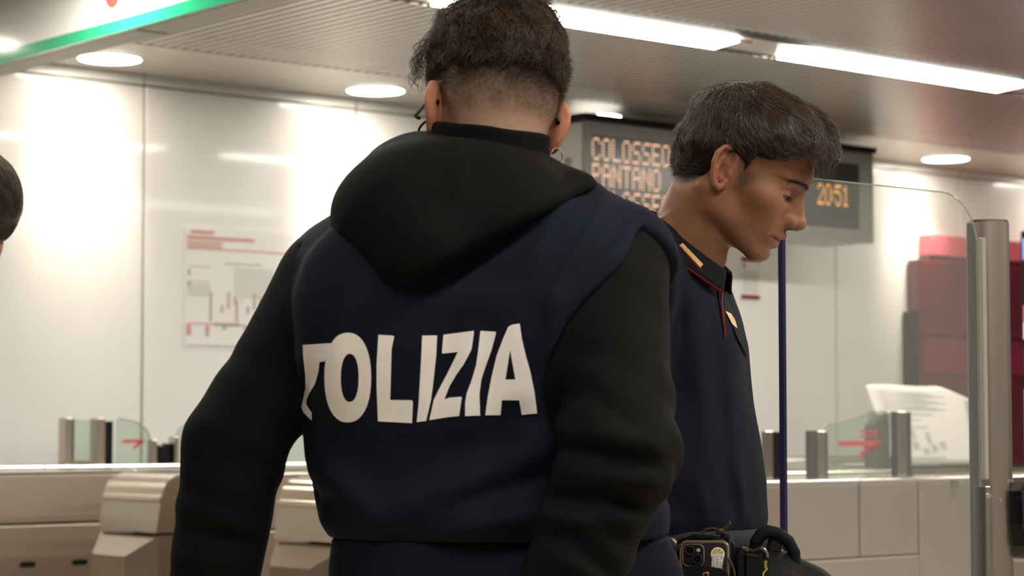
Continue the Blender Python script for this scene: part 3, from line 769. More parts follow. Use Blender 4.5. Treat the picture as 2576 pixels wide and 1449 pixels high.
M['nylon'] = mat('black_nylon', (0.0075, 0.0075, 0.0085), 0.6, spec=0.12, bump=0.12, bscale=900)
M['nylon_grey'] = mat('grey_nylon', (0.034, 0.037, 0.044), 0.65, spec=0.2, bump=0.2, bscale=900)
M['leather'] = mat('black_leather', (0.012, 0.012, 0.012), 0.32, spec=0.5, bump=0.1, bscale=500)
M['silver'] = mat('silver', (0.85, 0.82, 0.78), 0.12, metal=1.0)
M['brass'] = mat('brass', (0.80, 0.55, 0.20), 0.2, metal=1.0)
def hair_mat(name, c, rough=0.32, c2=None, spec=0.42):
    m = mat(name, c, rough, spec=spec)
    nt = m.node_tree; b = nt.nodes['Principled BSDF']
    if c2:
        hi = nt.nodes.new('ShaderNodeHairInfo'); mx = nt.nodes.new('ShaderNodeMix'); mx.data_type = 'RGBA'
        mx.inputs[6].default_value = (*c, 1); mx.inputs[7].default_value = (*c2, 1)
        nt.links.new(hi.outputs['Random'], mx.inputs['Factor']); nt.links.new(mx.outputs[2], b.inputs['Base Color'])
    b.inputs['Anisotropic'].default_value = 0.0
    return m
def strands(name, polys, r0, m, parent, tip=0.15):
    """real strand curves: polys = (n_strands, n_points, 3)"""
    n, k = polys.shape[:2]
    hc = bpy.data.hair_curves.new(name); hc.add_curves([k] * n)
    hc.attributes['position'].data.foreach_set('vector', polys.astype(f32).reshape(-1))
    ra = hc.attributes.get('radius') or hc.attributes.new('radius', 'FLOAT', 'POINT')
    prof = np.linspace(1, tip, k) ** 0.7
    ra.data.foreach_set('value', (np.broadcast_to(np.asarray(r0, float).reshape(-1, 1), (n, 1)) * prof[None]).astype(f32).reshape(-1))
    o = bpy.data.objects.new(name, hc); COL.objects.link(o); hc.materials.append(m)
    if parent is not None: o.parent = parent
    tag(o, kind='stuff')
    return o
def grad(fn, P, h=0.0008):
    g = np.stack([fn(P + A3(e)) - fn(P - A3(e)) for e in ((h, 0, 0), (0, h, 0), (0, 0, h))], 1)
    return g / np.maximum(np.linalg.norm(g, axis=1, keepdims=True), 1e-9)
def nrm(v): return v / np.maximum(np.linalg.norm(v, axis=-1, keepdims=True), 1e-9)
# ================================================================== HEADS (local axes: x right, y forward, z up; origin between the ears)
def ear_pts(s):
    rim = [(0.004, 0.004), (0.0035, 0.016), (-0.002, 0.026), (-0.012, 0.0295), (-0.022, 0.026), (-0.0285, 0.015), (-0.0285, 0.002), (-0.0235, -0.011), (-0.0175, -0.020), (-0.012, -0.0265), (-0.005, -0.0285), (0.0005, -0.0235), (0.0015, -0.016)]
    return rim
def sd_ear(P, s, X0=0.0655, flare=0.62):
    """s=+1 right ear, -1 left: rim, hollow, tragus and lobe, standing off the skull towards the back"""
    q = P.copy(); q[:, 0] = q[:, 0] * s - X0
    c, sn = math.cos(flare), math.sin(flare)       # hinge about the vertical at the front of the ear
    y0 = 0.004
    qy = q[:, 1] - y0
    u = qy * c - q[:, 0] * sn; w = q[:, 0] * c + qy * sn      # u along the ear plane (negative to the back), w out of the plane
    L = np.stack([u + y0, q[:, 2], w], 1).astype(f32)
    rim = [(a, b, 0.003 + 0.0 * a) for a, b in ear_pts(s)]
    rr = [0.003, 0.0036, 0.0042, 0.0044, 0.0044, 0.0042, 0.004, 0.0038, 0.004, 0.0052, 0.0054, 0.004, 0.003]
    d = sd_chain(L, rim, rr)
    body = sd_ell(L, (-0.0125, 0.002, -0.002), (0.0150, 0.0275, 0.0042))
    d = smin(d, body, 0.003)
    anti = sd_chain(L, [(-0.010, 0.018, 0.001), (-0.0195, 0.008, 0.002), (-0.0190, -0.004, 0.002), (-0.0120, -0.0145, 0.002)], [0.0022, 0.003, 0.003, 0.0026])
    d = smin(d, anti, 0.0025)
    d = smax(d, -sd_ell(L, (-0.0070, -0.003, 0.0045), (0.0085, 0.0112, 0.0090)), 0.003)
    d = smax(d, -sd_ell(L, (-0.0215, 0.010, 0.0052), (0.0032, 0.0155, 0.0046)), 0.002)
    d = smax(d, -sd_ell(L, (-0.008, 0.016, 0.0052), (0.0060, 0.0066, 0.0050)), 0.002)
    d = smin(d, sd_ell(L, (0.0020, -0.004, 0.003), (0.0038, 0.0062, 0.0036)), 0.002)
    return d
def both(P, fn):
    q = P.copy(); q[:, 0] = np.abs(q[:, 0]); return fn(q)
def sd_head(P, ears=True, mouth_open=0.5, eye_h=0.0036):
    Q = P.copy(); Q[:, 0] = np.abs(Q[:, 0])
    d = sd_ell(P, (0, 0.008, 0.044), (0.0735, 0.0930, 0.0760))
    d = smin(d, sd_ell(P, (0, -0.030, 0.018), (0.066, 0.052, 0.062)), 0.02)
    d = smin(d, sd_ell(P, (0, 0.048, -0.020), (0.0570, 0.052, 0.068)), 0.028)
    d = smin(d, sd_cone(Q, (0.0445, 0.006, -0.052), (0.014, 0.076, -0.086), 0.013, 0.0125), 0.024)     # jaw line
    d = smin(d, sd_cone(Q, (0.0515, 0.002, -0.010), (0.0445, 0.006, -0.052), 0.015, 0.013), 0.024)
    d = smin(d, sd_ell(P, (0, 0.0825, -0.0835), (0.0195, 0.0175, 0.0155)), 0.012)                       # chin
    d = smin(d, sd_ell(Q, (0.0400, 0.064, -0.014), (0.0215, 0.021, 0.015)), 0.026)                      # cheekbone
    d = smin(d, sd_cone(Q, (0.008, 0.0955, 0.0275), (0.043, 0.0800, 0.0260), 0.0075, 0.0060), 0.017)    # brow
    d = smin(d, sd_ell(P, (0, 0.0960, 0.040), (0.022, 0.0130, 0.018)), 0.016)
    d = smax(d, -sd_ell(Q, (0.0320, 0.1030, 0.0040), (0.0170, 0.0165, 0.0100)), 0.012)                  # eye hollow
    d = smin(d, sd_ell(P, (0, 0.0830, -0.052), (0.028, 0.0225, 0.025)), 0.016)                          # muzzle
    # nose
    d = smin(d, sd_cone(P, (0, 0.0985, 0.0165), (0, 0.1175, -0.0210), 0.0080, 0.0088), 0.011)
    d = smin(d, sd_ell(P, (0, 0.1190, -0.0250), (0.0100, 0.0098, 0.0088)), 0.007)
    d = smin(d, sd_ell(Q, (0.0118, 0.1045, -0.0290), (0.0068, 0.0115, 0.0082)), 0.0075)
    d = smin(d, sd_cone(P, (0, 0.1165, -0.0305), (0, 0.1030, -0.0375), 0.0048, 0.0050), 0.006)
    d = smax(d, -sd_ell(Q, (0.0066, 0.1080, -0.0382), (0.0030, 0.0058, 0.0040)), 0.002)
    d = smin(d, both(P, lambda Q_: sd_cone(Q_, (0.0040, 0.0985, 0.004), (0.0075, 0.1030, -0.0240), 0.0070, 0.0085)), 0.008)
    d = smax(d, -sd_ell(Q, (0.0066, 0.1080, -0.0382), (0.0030, 0.0058, 0.0040)), 0.002)
    # lips
    g = mouth_open
    up = np.minimum(sd_cone(Q, (0.004, 0.1052, -0.0494), (0.0265, 0.0880, -0.0565), 0.0056, 0.0028), sd_cone(P, (-0.004, 0.1052, -0.0494), (0.004, 0.1052, -0.0494), 0.0056, 0.0056))
    lo = sd_cone(Q, (0.000, 0.0972, -0.0640 - 0.004 * g), (0.0250, 0.0860, -0.0592 - 0.001 * g), 0.0078, 0.0028)
    d = smin(d, up, 0.0045); d = smin(d, lo, 0.0045)
    slit = sd_cone(Q, (0.000, 0.1085, -0.0562 - 0.001 * g), (0.0275, 0.0925, -0.0582), 0.0006 + 0.0036 * g, 0.0010)
    d = smax(d, -slit, 0.0016)
    d = d + bump(P, (0, 0.097, -0.0745), (0.016, 0.012, 0.006), -0.0032)                                # groove over the chin
    d = d + bump(P, (0, 0.106, -0.0420), (0.0028, 0.01, 0.006), -0.0010)
    d = d + ridge(Q, (0.020, 0.094, -0.028), (0.033, 0.078, -0.052), 0.0045, -0.0011)                   # smile line
    d = d + bump(Q, (0.052, 0.044, -0.038), (0.012, 0.024, 0.018), -0.0025)
    d = d + bump(Q, (0.070, 0.050, 0.030), (0.012, 0.022, 0.02), -0.0030)
    # eyelids around the ball
    ball = sd_ball(Q, (0.0315, 0.0795, 0.0020), 0.0140)
    lid = smax(ball, -sd_ell(Q, (0.0325, 0.0960, -0.0012), (0.0138, 0.0115, eye_h)), 0.0012)
    d = smin(d, lid, 0.0030)
    d = d + ridge(Q, (0.0185, 0.0940, 0.0085), (0.0460, 0.0810, 0.0085), 0.0018, -0.0012)               # crease of the upper lid
    if ears: d = smin(d, np.minimum(sd_ear(P, 1), sd_ear(P, -1)), 0.0035)
    return d

def sd_scalp(P):
    """the skull without features, for hair"""
    d = sd_ell(P, (0, 0.008, 0.044), (0.0735, 0.0930, 0.0760))
    d = smin(d, sd_ell(P, (0, -0.030, 0.018), (0.066, 0.052, 0.062)), 0.02)
    d = smin(d, sd_ell(P, (0, 0.048, -0.020), (0.0570, 0.052, 0.068)), 0.028)
    return smin(d, sd_ell(P, (0, 0.0960, 0.040), (0.022, 0.0130, 0.018)), 0.016)
def sd_loft(P, zs, cx, cy, w, d, p=2.4, yaw=0.0):
    z = P[:, 2]
    zz = np.asarray(zs); I = lambda a: np.interp(z, zz, np.asarray(a)).astype(f32)
    x = P[:, 0] - I(cx); y = P[:, 1] - I(cy)
    if yaw: x, y = x * math.cos(yaw) + y * math.sin(yaw), -x * math.sin(yaw) + y * math.cos(yaw)
    W_, D_ = I(w), I(d)
    k = ((np.abs(x) / W_) ** p + (np.abs(y) / D_) ** p) ** (1.0 / p)
    e = (k - 1) * np.minimum(W_, D_) * 0.95
    return np.maximum(e, np.maximum(zz[0] - z, z - zz[-1]))
def sd_rbox(P, c, h, r):
    q = np.abs(P - A3(c)) - (A3(h) - r)
    return np.linalg.norm(np.maximum(q, 0), axis=1) + np.minimum(q.max(axis=1), 0) - r
def sd_hand(P, wrist, B, curl=0.35):
    """B rows: towards the thumb, along the fingers, out of the palm"""
    B = np.asarray(B, f32); q = (P - A3(wrist)) @ B.T
    d = sd_rbox(q, (0, 0.048, 0), (0.040, 0.048, 0.0135), 0.013)
    d = smin(d, sd_ell(q, (0.022, 0.032, 0.008), (0.016, 0.028, 0.013)), 0.012)
    for x, l, r in ((0.029, 0.072, 0.0086), (0.0098, 0.080, 0.0088), (-0.0095, 0.075, 0.0084), (-0.0285, 0.060, 0.0074)):
        pts = [(x * 0.9, 0.082, 0.0)]; a = 0.18 + curl * 0.4
        for k, fr in enumerate((0.46, 0.31, 0.23)):
            p0 = pts[-1]; pts.append((p0[0] + x * 0.03, p0[1] + l * fr * math.cos(a), p0[2] + l * fr * math.sin(a))); a += curl
        d = smin(d, sd_chain(q, pts, [r * 1.04, r, r * 0.92, r * 0.8]), 0.0035)
    th = [(0.028, 0.018, 0.006), (0.050, 0.048, 0.014), (0.057, 0.078, 0.022), (0.054, 0.100, 0.030)]
    return smin(d, sd_chain(q, th, [0.014, 0.0115, 0.0098, 0.008]), 0.006)
def basis(along, palm):
    b = np.asarray(along, float); b /= np.linalg.norm(b)
    c = np.asarray(palm, float); c -= b * (c @ b); c /= np.linalg.norm(c)
    return np.array([np.cross(b, c), b, c], f32)
V3 = lambda v: np.array(v, f32)
def seg_noise(P, a, b, freq, amp, warp=25.0):
    """cloth rings pushed together along a limb"""
    a = A3(a); b = A3(b); ab = b - a; L = np.linalg.norm(ab); t = ((P - a) @ ab) / L
    n = vnoise(P, warp)
    env = np.exp(-((t - L * 0.5) / (L * 0.5)) ** 4)
    return amp * env * np.sin(t * freq + 3.0 * n) * (0.55 + 0.45 * vnoise(P, warp * 0.55))

# ================================================================== PERSON WITH THE LETTERED BIB (seen from behind)
Y1 = 2.65
def q1(px, py, dy=0.0): return V3(at(px, py, Y1 + dy))
z1 = lambda py: float(at(1288, py, Y1).z)
x1 = lambda px: (px - 1288) / F_PX * Y1
H1 = q1(1240, 300, 0.0); B1 = euler(R(6), R(17), R(7))
def h1(P): return (P - H1) @ B1
NB1 = q1(1212, 470, 0.02)                      # base of the neck
SL, SR = q1(838, 715, 0.045), q1(1540, 680, 0.0)  # shoulder joints
EL, ER = q1(597, 1108, 0.0), q1(1553, 1140, -0.175)
WL, WR = q1(528, 1520, 0.0), q1(1425, 1490, -0.195)
T1z = [z1(1400), z1(1345), z1(1200), z1(1080), z1(900), z1(750), z1(650), z1(560), z1(500)]
T1x = [x1(1262), x1(1255), x1(1195), x1(1178), x1(1165), x1(1168), x1(1180), x1(1195), x1(1200)]
T1y = [Y1 + 0.03] * 3 + [Y1 + 0.02] * 3 + [Y1 + 0.025, Y1 + 0.03, Y1 + 0.03]
T1w = [0.176, 0.178, 0.184, 0.183, 0.192, 0.196, 0.190, 0.150, 0.105]
T1d = [0.118, 0.120, 0.125, 0.128, 0.130, 0.126, 0.115, 0.095, 0.08]
def trunk1(P, o=0.0):
    d = sd_loft(P, T1z, T1x, T1y, [w + o for w in T1w], [w + o for w in T1d], 2.5, yaw=R(-6))
    d = smin(d, sd_cone(P, q1(1130, 525, 0.03), SL + V3((0.02, 0, 0.005)), 0.056 + o, 0.060 + o), 0.05)
    d = smin(d, sd_cone(P, q1(1290, 525, 0.03), SR + V3((-0.01, 0, 0.012)), 0.056 + o, 0.064 + o), 0.05)
    d = smin(d, sd_ell(P, q1(960, 760, -0.075), (0.085, 0.05, 0.10)), 0.06)      # shoulder blades
    d = smin(d, sd_ell(P, q1(1380, 760, -0.075), (0.085, 0.05, 0.10)), 0.06)
    return d
def arm1(P, left, o=0.0):
    if left: return sd_chain(P, [SL, EL, WL], [0.066 + o, 0.060 + o, 0.050 + o], 0.02)
    return sd_chain(P, [SR, ER, WR], [0.068 + o, 0.064 + o, 0.052 + o], 0.02)
HIP1 = V3((x1(1255), Y1 + 0.03, 0.98))
def legs1(P, o=0.0):
    d = sd_loft(P, [0.84, 0.92, 1.0, z1(1335)], [x1(1260)] * 3 + [x1(1245)], [Y1 + 0.03] * 4, [0.185 + o, 0.196 + o, 0.192 + o, 0.178 + o], [0.125 + o, 0.130 + o, 0.122 + o, 0.110 + o], 2.3)
    for s in (-1, 1):
        hx = HIP1[0] + s * 0.095
        d = smin(d, sd_chain(P, [(hx, Y1 + 0.03, 0.86), (hx + s * 0.02, Y1 + 0.045, 0.48), (hx + s * 0.03, Y1 + 0.02, 0.09)], [0.098 + o, 0.070 + o, 0.052 + o], 0.03), 0.04)
    return d
handL1 = basis((-0.05, 0.10, -1), (1, 0.1, 0)); handR1 = basis((-0.30, 0.55, -0.8), (0.1, 1, 0.5))
def body1(P):
    L = h1(P)
    d = sd_head(L, mouth_open=0.0)
    neck = sd_cone(P, H1 + B1 @ V3((0, -0.018, -0.045)), NB1, 0.0565, 0.058)
    d = smin(d, neck, 0.022)
    t = trunk1(P, -0.022)
    t = smin(t, arm1(P, True, -0.020), 0.03); t = smin(t, arm1(P, False, -0.020), 0.03)
    t = smin(t, sd_hand(P, WL + V3((0, 0, -0.02)), handL1), 0.012); t = smin(t, sd_hand(P, WR + V3((0, 0, -0.01)), handR1, 0.25), 0.012)
    t = smin(t, legs1(P, -0.018), 0.03)
    return smin(d, t, 0.025)
def skin1(v):
    L = h1(v); n = vnoise(v, 260)[:, None]; n2 = vnoise(v, 60)[:, None]
    c = np.tile(A3((0.43, 0.255, 0.17)), (len(v), 1)) * (1 + 0.05 * n2)
    stub = np.clip((L[:, 2] + 0.045 + 0.012 * n2[:, 0] - 0.25 * np.clip(L[:, 1] - 0.03, 0, 1)) / 0.055, 0, 1) * (L[:, 1] < 0.075)
    dark = np.clip((L[:, 2] + 0.006 + 0.010 * n2[:, 0]) / 0.050, 0, 1) * (L[:, 1] < 0.075)
    sc = A3((0.255, 0.165, 0.115)) * (1 + 0.30 * n); hd = A3((0.035, 0.022, 0.014))
    c = c * (1 - 0.75 * stub[:, None]) + sc * 0.75 * stub[:, None]
    c = c * (1 - dark[:, None]) + hd * dark[:, None]
    ear = (np.minimum(sd_ear(L, 1), sd_ear(L, -1)) < 0.0012)
    c[ear] = A3((0.52, 0.21, 0.125))
    return c
def headgrid(c, lo, hi, m=0.135, step=0.0024):
    segs = []
    fine = step
    for k in range(3):
        a, b = c[k] - m, c[k] + m
        if k == 2: a -= 0.03; b += 0.02
        s = []
        if lo[k] < a: s.append((lo[k], a, 0.009))
        s.append((a, b, fine))
        if b < hi[k]: s.append((b, hi[k], 0.009))
        segs.append(axis_grid(s))
    return segs
p1 = soft('person', body1, *headgrid(H1, (-0.50, 2.28, 0.02), (0.30, 2.90, 1.6)), M['skin'], None, skin1)
tag(p1, 'person seen from behind, faded haircut, navy lettered bib over black hoodie', 'person')

# black sweatshirt: trunk and both sleeves
def sweat1(P):
    d = trunk1(P, 0.0)
    for left, S, E, W_ in ((True, SL, EL, WL), (False, SR, ER, WR)):
        a = arm1(P, left)
        a = a + seg_noise(P, E + (S - E) * 0.45, E + (W_ - E) * 0.55, 95.0, 0.0034, 16) + seg_noise(P, E + (W_ - E) * 0.4, W_, 120.0, 0.0036, 18)
        a = a + 0.004 * vnoise(P, 11) * np.clip((a < 0.05), 0, 1)
        u = (W_ - E) / np.linalg.norm(W_ - E); a = smax(a, (P - W_) @ u - 0.01, 0.006)
        d = smin(d, a, 0.025)
    d = d + ridge(P, q1(1460, 1080, -0.20), q1(1650, 1130, -0.24), 0.016, 0.010) + ridge(P, q1(1420, 1180, -0.2), q1(1640, 1215, -0.24), 0.017, 0.011) + ridge(P, q1(1350, 1300, -0.19), q1(1560, 1290, -0.23), 0.016, 0.010)
    d = d + ridge(P, q1(1430, 1010, -0.16), q1(1600, 1080, -0.23), 0.014, -0.006) + ridge(P, q1(1440, 1245, -0.2), q1(1610, 1255, -0.24), 0.014, -0.009)
    d = d + ridge(P, q1(560, 1290, -0.12), q1(650, 1330, -0.08), 0.014, 0.008) + ridge(P, q1(560, 1360, -0.10), q1(650, 1375, -0.06), 0.012, -0.006)
    for a_, b_, r_, m_ in (((1395, 1075), (1640, 1130), 0.012, 0.008), ((1405, 1125), (1600, 1165), 0.010, -0.008), ((1420, 1180), (1640, 1215), 0.013, 0.008), ((1345, 1275), (1560, 1290), 0.013, 0.009), ((1400, 1245), (1610, 1255), 0.011, -0.009), ((1500, 640), (1620, 700), 0.02, 0.004),
                         ((1440, 900), (1620, 960), 0.018, -0.004), ((1600, 960), (1480, 1060), 0.014, 0.005), ((1350, 1340), (1500, 1440), 0.014, 0.006), ((520, 1090), (700, 1180), 0.014, -0.005), ((480, 1190), (660, 1250), 0.014, 0.006), ((520, 1280), (650, 1320), 0.012, 0.007), ((500, 1330), (640, 1372), 0.010, -0.006), ((450, 1400), (640, 1420), 0.012, 0.005)):
        d = d + crease(P, q1(*a_), q1(*b_), r_, m_, Y1 + 0.01)
    return d
sweat = soft('sweatshirt', sweat1, uni(-0.47, 0.24, 0.0045), uni(2.34, 2.86, 0.0045), uni(0.96, 1.52, 0.0045), M['black_fleece'], p1)

# navy bib over it, sleeveless, gathered into a hem
def bib1(P):
    o = 0.014
    d = trunk1(P, o)
    d = smin(d, sd_cone(P, q1(1450, 600, 0.02), q1(1585, 640, 0.0), 0.050, 0.048), 0.03)
    d = smin(d, sd_ell(P, V3((x1(1245), Y1 + 0.0, z1(1285))), (0.197, 0.140, 0.05)), 0.05)
    YB = Y1 + 0.01
    f = 0.0
    for a_, b_, r_, m_ in (((1472, 520), (1335, 775), 0.011, -0.0085), ((1500, 545), (1365, 800), 0.013, 0.0075), ((1415, 515), (1330, 690), 0.013, 0.0060), ((1562, 545), (1405, 735), 0.011, -0.0085), ((1590, 580), (1430, 790), 0.012, 0.0060),
                         ((1345, 780), (1360, 1000), 0.012, -0.005), ((1395, 790), (1380, 1020), 0.013, 0.005), ((870, 600), (800, 860), 0.015, -0.006), ((905, 640), (850, 900), 0.016, 0.005), ((760, 640), (765, 860), 0.012, -0.004),
                         ((1390, 1110), (1080, 1250), 0.022, 0.010), ((1410, 1195), (1020, 1310), 0.018, -0.010), ((1400, 1260), (1120, 1330), 0.014, 0.007), ((1290, 1060), (1240, 1200), 0.020, -0.007), ((790, 1150), (960, 1300), 0.020, 0.008), ((785, 1230), (900, 1320), 0.014, -0.007),
                         ((770, 1000), (850, 850), 0.010, -0.007), ((1130, 860), (1090, 1080), 0.016, -0.003), ((1190, 850), (1170, 1080), 0.015, 0.003), ((1000, 760), (1250, 780), 0.02, 0.003), ((1380, 1050), (1150, 1120), 0.02, -0.004)):
        f = f + crease(P, q1(*a_), q1(*b_), r_, m_, YB)
    d = np.minimum(d + f + 0.0030 * vnoise(P, 9) + 0.0016 * vnoise(P, 24), smin(trunk1(P, 0.0), sd_cone(P, SR, SR + (ER - SR) * 0.5, 0.068, 0.066), 0.025) - 0.0055)
    for S, E, r in ((SL + V3((-0.052, 0.005, 0.0)), EL + V3((-0.05, 0, 0)), 0.072), (SR + V3((0.022, -0.012, -0.036)), ER + V3((0.005, -0.02, 0)), 0.092)):
        u = (E - S) / np.linalg.norm(E - S)
        d = smax(d, -np.maximum(sd_cone(P, S, E, r, r), -((P - S) @ u) - 0.03), 0.010)
    neckhole = sd_ell(P, q1(1215, 430, 0.02), (0.10, 0.085, 0.07))
    d = smax(d, -neckhole, 0.012)
    return np.maximum(d, z1(1352) - P[:, 2])
bib = soft('bib', bib1, uni(-0.30, 0.23, 0.004), uni(2.40, 2.86, 0.004), uni(z1(1352) - 0.012, 1.50, 0.004), M['navy_bib'], p1)
tag(bib, 'navy sleeveless bib lettered in white')
def hem1(P):
    d = sd_loft(P, [z1(1540), z1(1420), z1(1350)], [x1(1264), x1(1255), x1(1240)], [Y1 + 0.02] * 3, [0.202, 0.199, 0.192], [0.142, 0.140, 0.132], 2.3)
    return smin(d, sd_cone(P, q1(1600, 1345, -0.02), q1(1625, 1460, -0.02), 0.030, 0.040), 0.03) + 0.004 * vnoise(P, 12)
hem = soft('hem_band', hem1, uni(-0.26, 0.25, 0.005), uni(2.48, 2.86, 0.005), uni(z1(1550), z1(1345), 0.005), M['navy_bib'], p1)

# white letters printed on the bib: outlines laid on the cloth
def bvh_of(o):
    me = o.data; n = len(me.vertices); co = np.empty(n * 3, f32); me.vertices.foreach_get('co', co)
    return BVHTree.FromPolygons([Vector(c) for c in co.reshape(-1, 3)], [p.vertices[:] for p in me.polygons])
bib_tree = bvh_of(bib)
EYE = Vector((0, 0, CAM_Z))
from mathutils.geometry import tessellate_polygon
def smooth_loop(pts, it=2):
    for _ in range(it):
        out = []
        for i in range(len(pts)):
            a, b = Vector(pts[i]), Vector(pts[(i + 1) % len(pts)])
            if (b - a).length > 1.2 and it: out += [a * 0.86 + b * 0.14, a * 0.14 + b * 0.86]
        pts = [tuple(p) for p in out]
    return pts
def print_on(name, loops, tree, m, parent, lift=0.0012, cell=7.0):
    vl = [[Vector((x, y, 0)) for x, y in lp] for lp in loops]
    tris = tessellate_polygon(vl)
    flat = [v for lp in vl for v in lp]
    bm = bmesh.new(); vs = [bm.verts.new(v) for v in flat]
    for t in tris:
        try: bm.faces.new([vs[i] for i in t])
        except ValueError: pass
    for _ in range(5):
        es = [e for e in bm.edges if e.calc_length() > cell]
        if not es: break
        bmesh.ops.subdivide_edges(bm, edges=es, cuts=1)
        bmesh.ops.triangulate(bm, faces=bm.faces)
    last = None; dead = []
    for v in bm.verts:
        d = ray(v.co.x, v.co.y).normalized()
        h, nn, _, dist = tree.ray_cast(EYE, d)
        if h is None: dead.append(v); continue
        if nn.dot(d) > 0: nn = -nn
        v.co = h + nn * lift
    if dead: bmesh.ops.delete(bm, geom=dead, context='VERTS')
    bmesh.ops.recalc_face_normals(bm, faces=bm.faces)
    me = bpy.data.meshes.new(name); bm.to_mesh(me); bm.free()
    return link(name, me, m, parent, smooth=True)
def zoomed(pts): return [(x / 3.68 + 700, y / 3.68 + 780) for x, y in pts]
def oval(cx, cy, rx, ry, n=40, e=2.25):
    out = []
    for k in range(n):
        a = 2 * math.pi * k / n; c, s = math.cos(a), math.sin(a)
        out.append((cx + rx * math.copysign(abs(c) ** (2 / e), c), cy + ry * math.copysign(abs(s) ** (2 / e), s)))
    return out
LET = [
    [[(235, 320), (490, 305), (496, 318), (468, 395), (440, 472), (388, 478), (380, 560), (362, 640), (345, 690), (300, 765), (270, 830), (268, 875), (318, 950), (316, 1020), (240, 945), (220, 890), (240, 800), (260, 720), (255, 600), (240, 450)]],
    [oval(648, 623, 214, 415), list(reversed(oval(665, 625, 82, 222)))],
    [[(928, 228), (1060, 236), (1074, 245), (1050, 360), (1038, 830), (1235, 832), (1248, 845), (1240, 1045), (925, 1028), (912, 700), (912, 500)]],
    [[(1332, 236), (1470, 234), (1460, 420), (1440, 620), (1415, 830), (1370, 1025), (1283, 1036), (1300, 860), (1312, 640), (1325, 400)]],
    [[(1528, 228), (1810, 192), (1812, 210), (1790, 365), (1720, 500), (1650, 600), (1590, 700), (1540, 826), (1590, 810), (1695, 802), (1700, 812), (1676, 980), (1560, 992), (1400, 1018), (1440, 830), (1500, 710), (1560, 600), (1620, 480), (1665, 388), (1520, 402), (1515, 390)]],
    [[(1872, 192), (2012, 200), (2018, 212), (1975, 370), (1920, 520), (1880, 640), (1862, 780), (1868, 975), (1730, 980), (1730, 860), (1745, 770), (1790, 650), (1830, 510), (1850, 380)]],
    [[(2130, 155), (2165, 135), (2235, 125), (2255, 270), (2290, 420), (2330, 560), (2370, 760), (2396, 955), (2255, 968), (2230, 832), (2070, 832), (2055, 970), (1915, 972), (1940, 800), (1975, 620), (2020, 430), (2080, 270)], [(2147, 370), (2120, 540), (2103, 642), (2195, 642)]],
]
for lt in LET: print_on('letter', [zoomed(l) for l in lt], bib_tree, M['print_white'], bib)

# hood lying on the back, its collar round the neck
def hood1(P):
    d = sd_chain(P, [q1(1055, 500, -0.030), q1(1020, 565, -0.075), q1(1060, 650, -0.110)], [0.064, 0.066, 0.042], 0.04)
    d = smin(d, sd_chain(P, [q1(1300, 512, -0.02), q1(1250, 545, -0.080), q1(1100, 630, -0.120)], [0.056, 0.058, 0.048], 0.04), 0.06)
    d = smin(d, sd_cone(P, q1(1370, 482, -0.01), q1(1446, 492, -0.02), 0.036, 0.024), 0.03)
    d = smin(d, sd_cone(P, q1(1000, 475, -0.0), q1(925, 530, -0.03), 0.050, 0.036), 0.04)
    d = smin(d, sd_cone(P, q1(930, 560, -0.05), q1(1040, 690, -0.110), 0.030, 0.022), 0.03)
    d = smin(d, sd_ell(P, q1(1140, 545, -0.075), (0.120, 0.055, 0.085)), 0.05)
    d = smin(d, sd_cone(P, q1(1250, 570, -0.085), q1(1440, 505, -0.030), 0.036, 0.024), 0.05)
    d = smin(d, sd_cone(P, q1(1075, 425, -0.02), q1(1300, 470, -0.03), 0.040, 0.040), 0.03)
    # the fabric is a bag lying almost flat: keep it above a slanting lower edge
    e1, e2 = q1(1476, 500), q1(1010, 748)
    nx, nz = (e2[2] - e1[2]), -(e2[0] - e1[0]); L = math.hypot(nx, nz)
    side = ((P[:, 0] - e1[0]) * nx + (P[:, 2] - e1[2]) * nz) / L
    d = smax(d, side * (1 if ((q1(1200, 400)[0] - e1[0]) * nx + (q1(1200, 400)[2] - e1[2]) * nz) < 0 else -1), 0.014)
    d = d + ridge(P, q1(1115, 365, -0.09), q1(1100, 625, -0.17), 0.0028, 0.0022) + ridge(P, q1(1108, 365, -0.09), q1(1092, 625, -0.17), 0.003, -0.0018)
    d = d + ridge(P, q1(1150, 380, -0.1), q1(1160, 490, -0.15), 0.012, 0.006) + ridge(P, q1(1320, 430, -0.09), q1(1370, 440, -0.07), 0.010, 0.005) + ridge(P, q1(1180, 430, -0.1), q1(1300, 405, -0.09), 0.014, -0.006)
    d = d + ridge(P, q1(905, 600, -0.08), q1(1010, 690, -0.14), 0.014, -0.006) + 0.0025 * vnoise(P, 13)
    return d
hood = soft('hood', hood1, uni(-0.22, 0.11, 0.0035), uni(2.40, 2.78, 0.0035), uni(1.31, 1.545, 0.0035), M['black_fleece'], p1)
def collar1(P):
    c = NB1 + V3((0.006, -0.026, 0.030)); q = (P - c)
    B = euler(R(-6), 0, R(7)); q = q @ B
    r = np.sqrt((q[:, 0] / 1.0) ** 2 + (q[:, 1] / 1.04) ** 2)
    d = np.maximum(np.abs(r - 0.0650 - 0.10 * np.clip(-q[:, 2], 0, 1)) - 0.0050, np.abs(q[:, 2]) - 0.034) - 0.003
    d = smax(d, -sd_ell(P, NB1 + V3((0.0, 0.10, 0.02)), (0.05, 0.06, 0.10)), 0.01)
    return d + 0.0018 * vnoise(P, 30)
soft('hood_collar', collar1, uni(-0.14, 0.07, 0.003), uni(2.55, 2.80, 0.003), uni(1.42, 1.54, 0.003), M['black_fleece'], p1)
trs = soft('trousers', lambda P: np.maximum(legs1(P, 0.0) + 0.003 * vnoise(P, 14), 0.07 - P[:, 2]), uni(-0.26, 0.23, 0.009), uni(2.48, 2.85, 0.009), uni(0.05, 1.09, 0.009), M['navy_trouser'], p1)
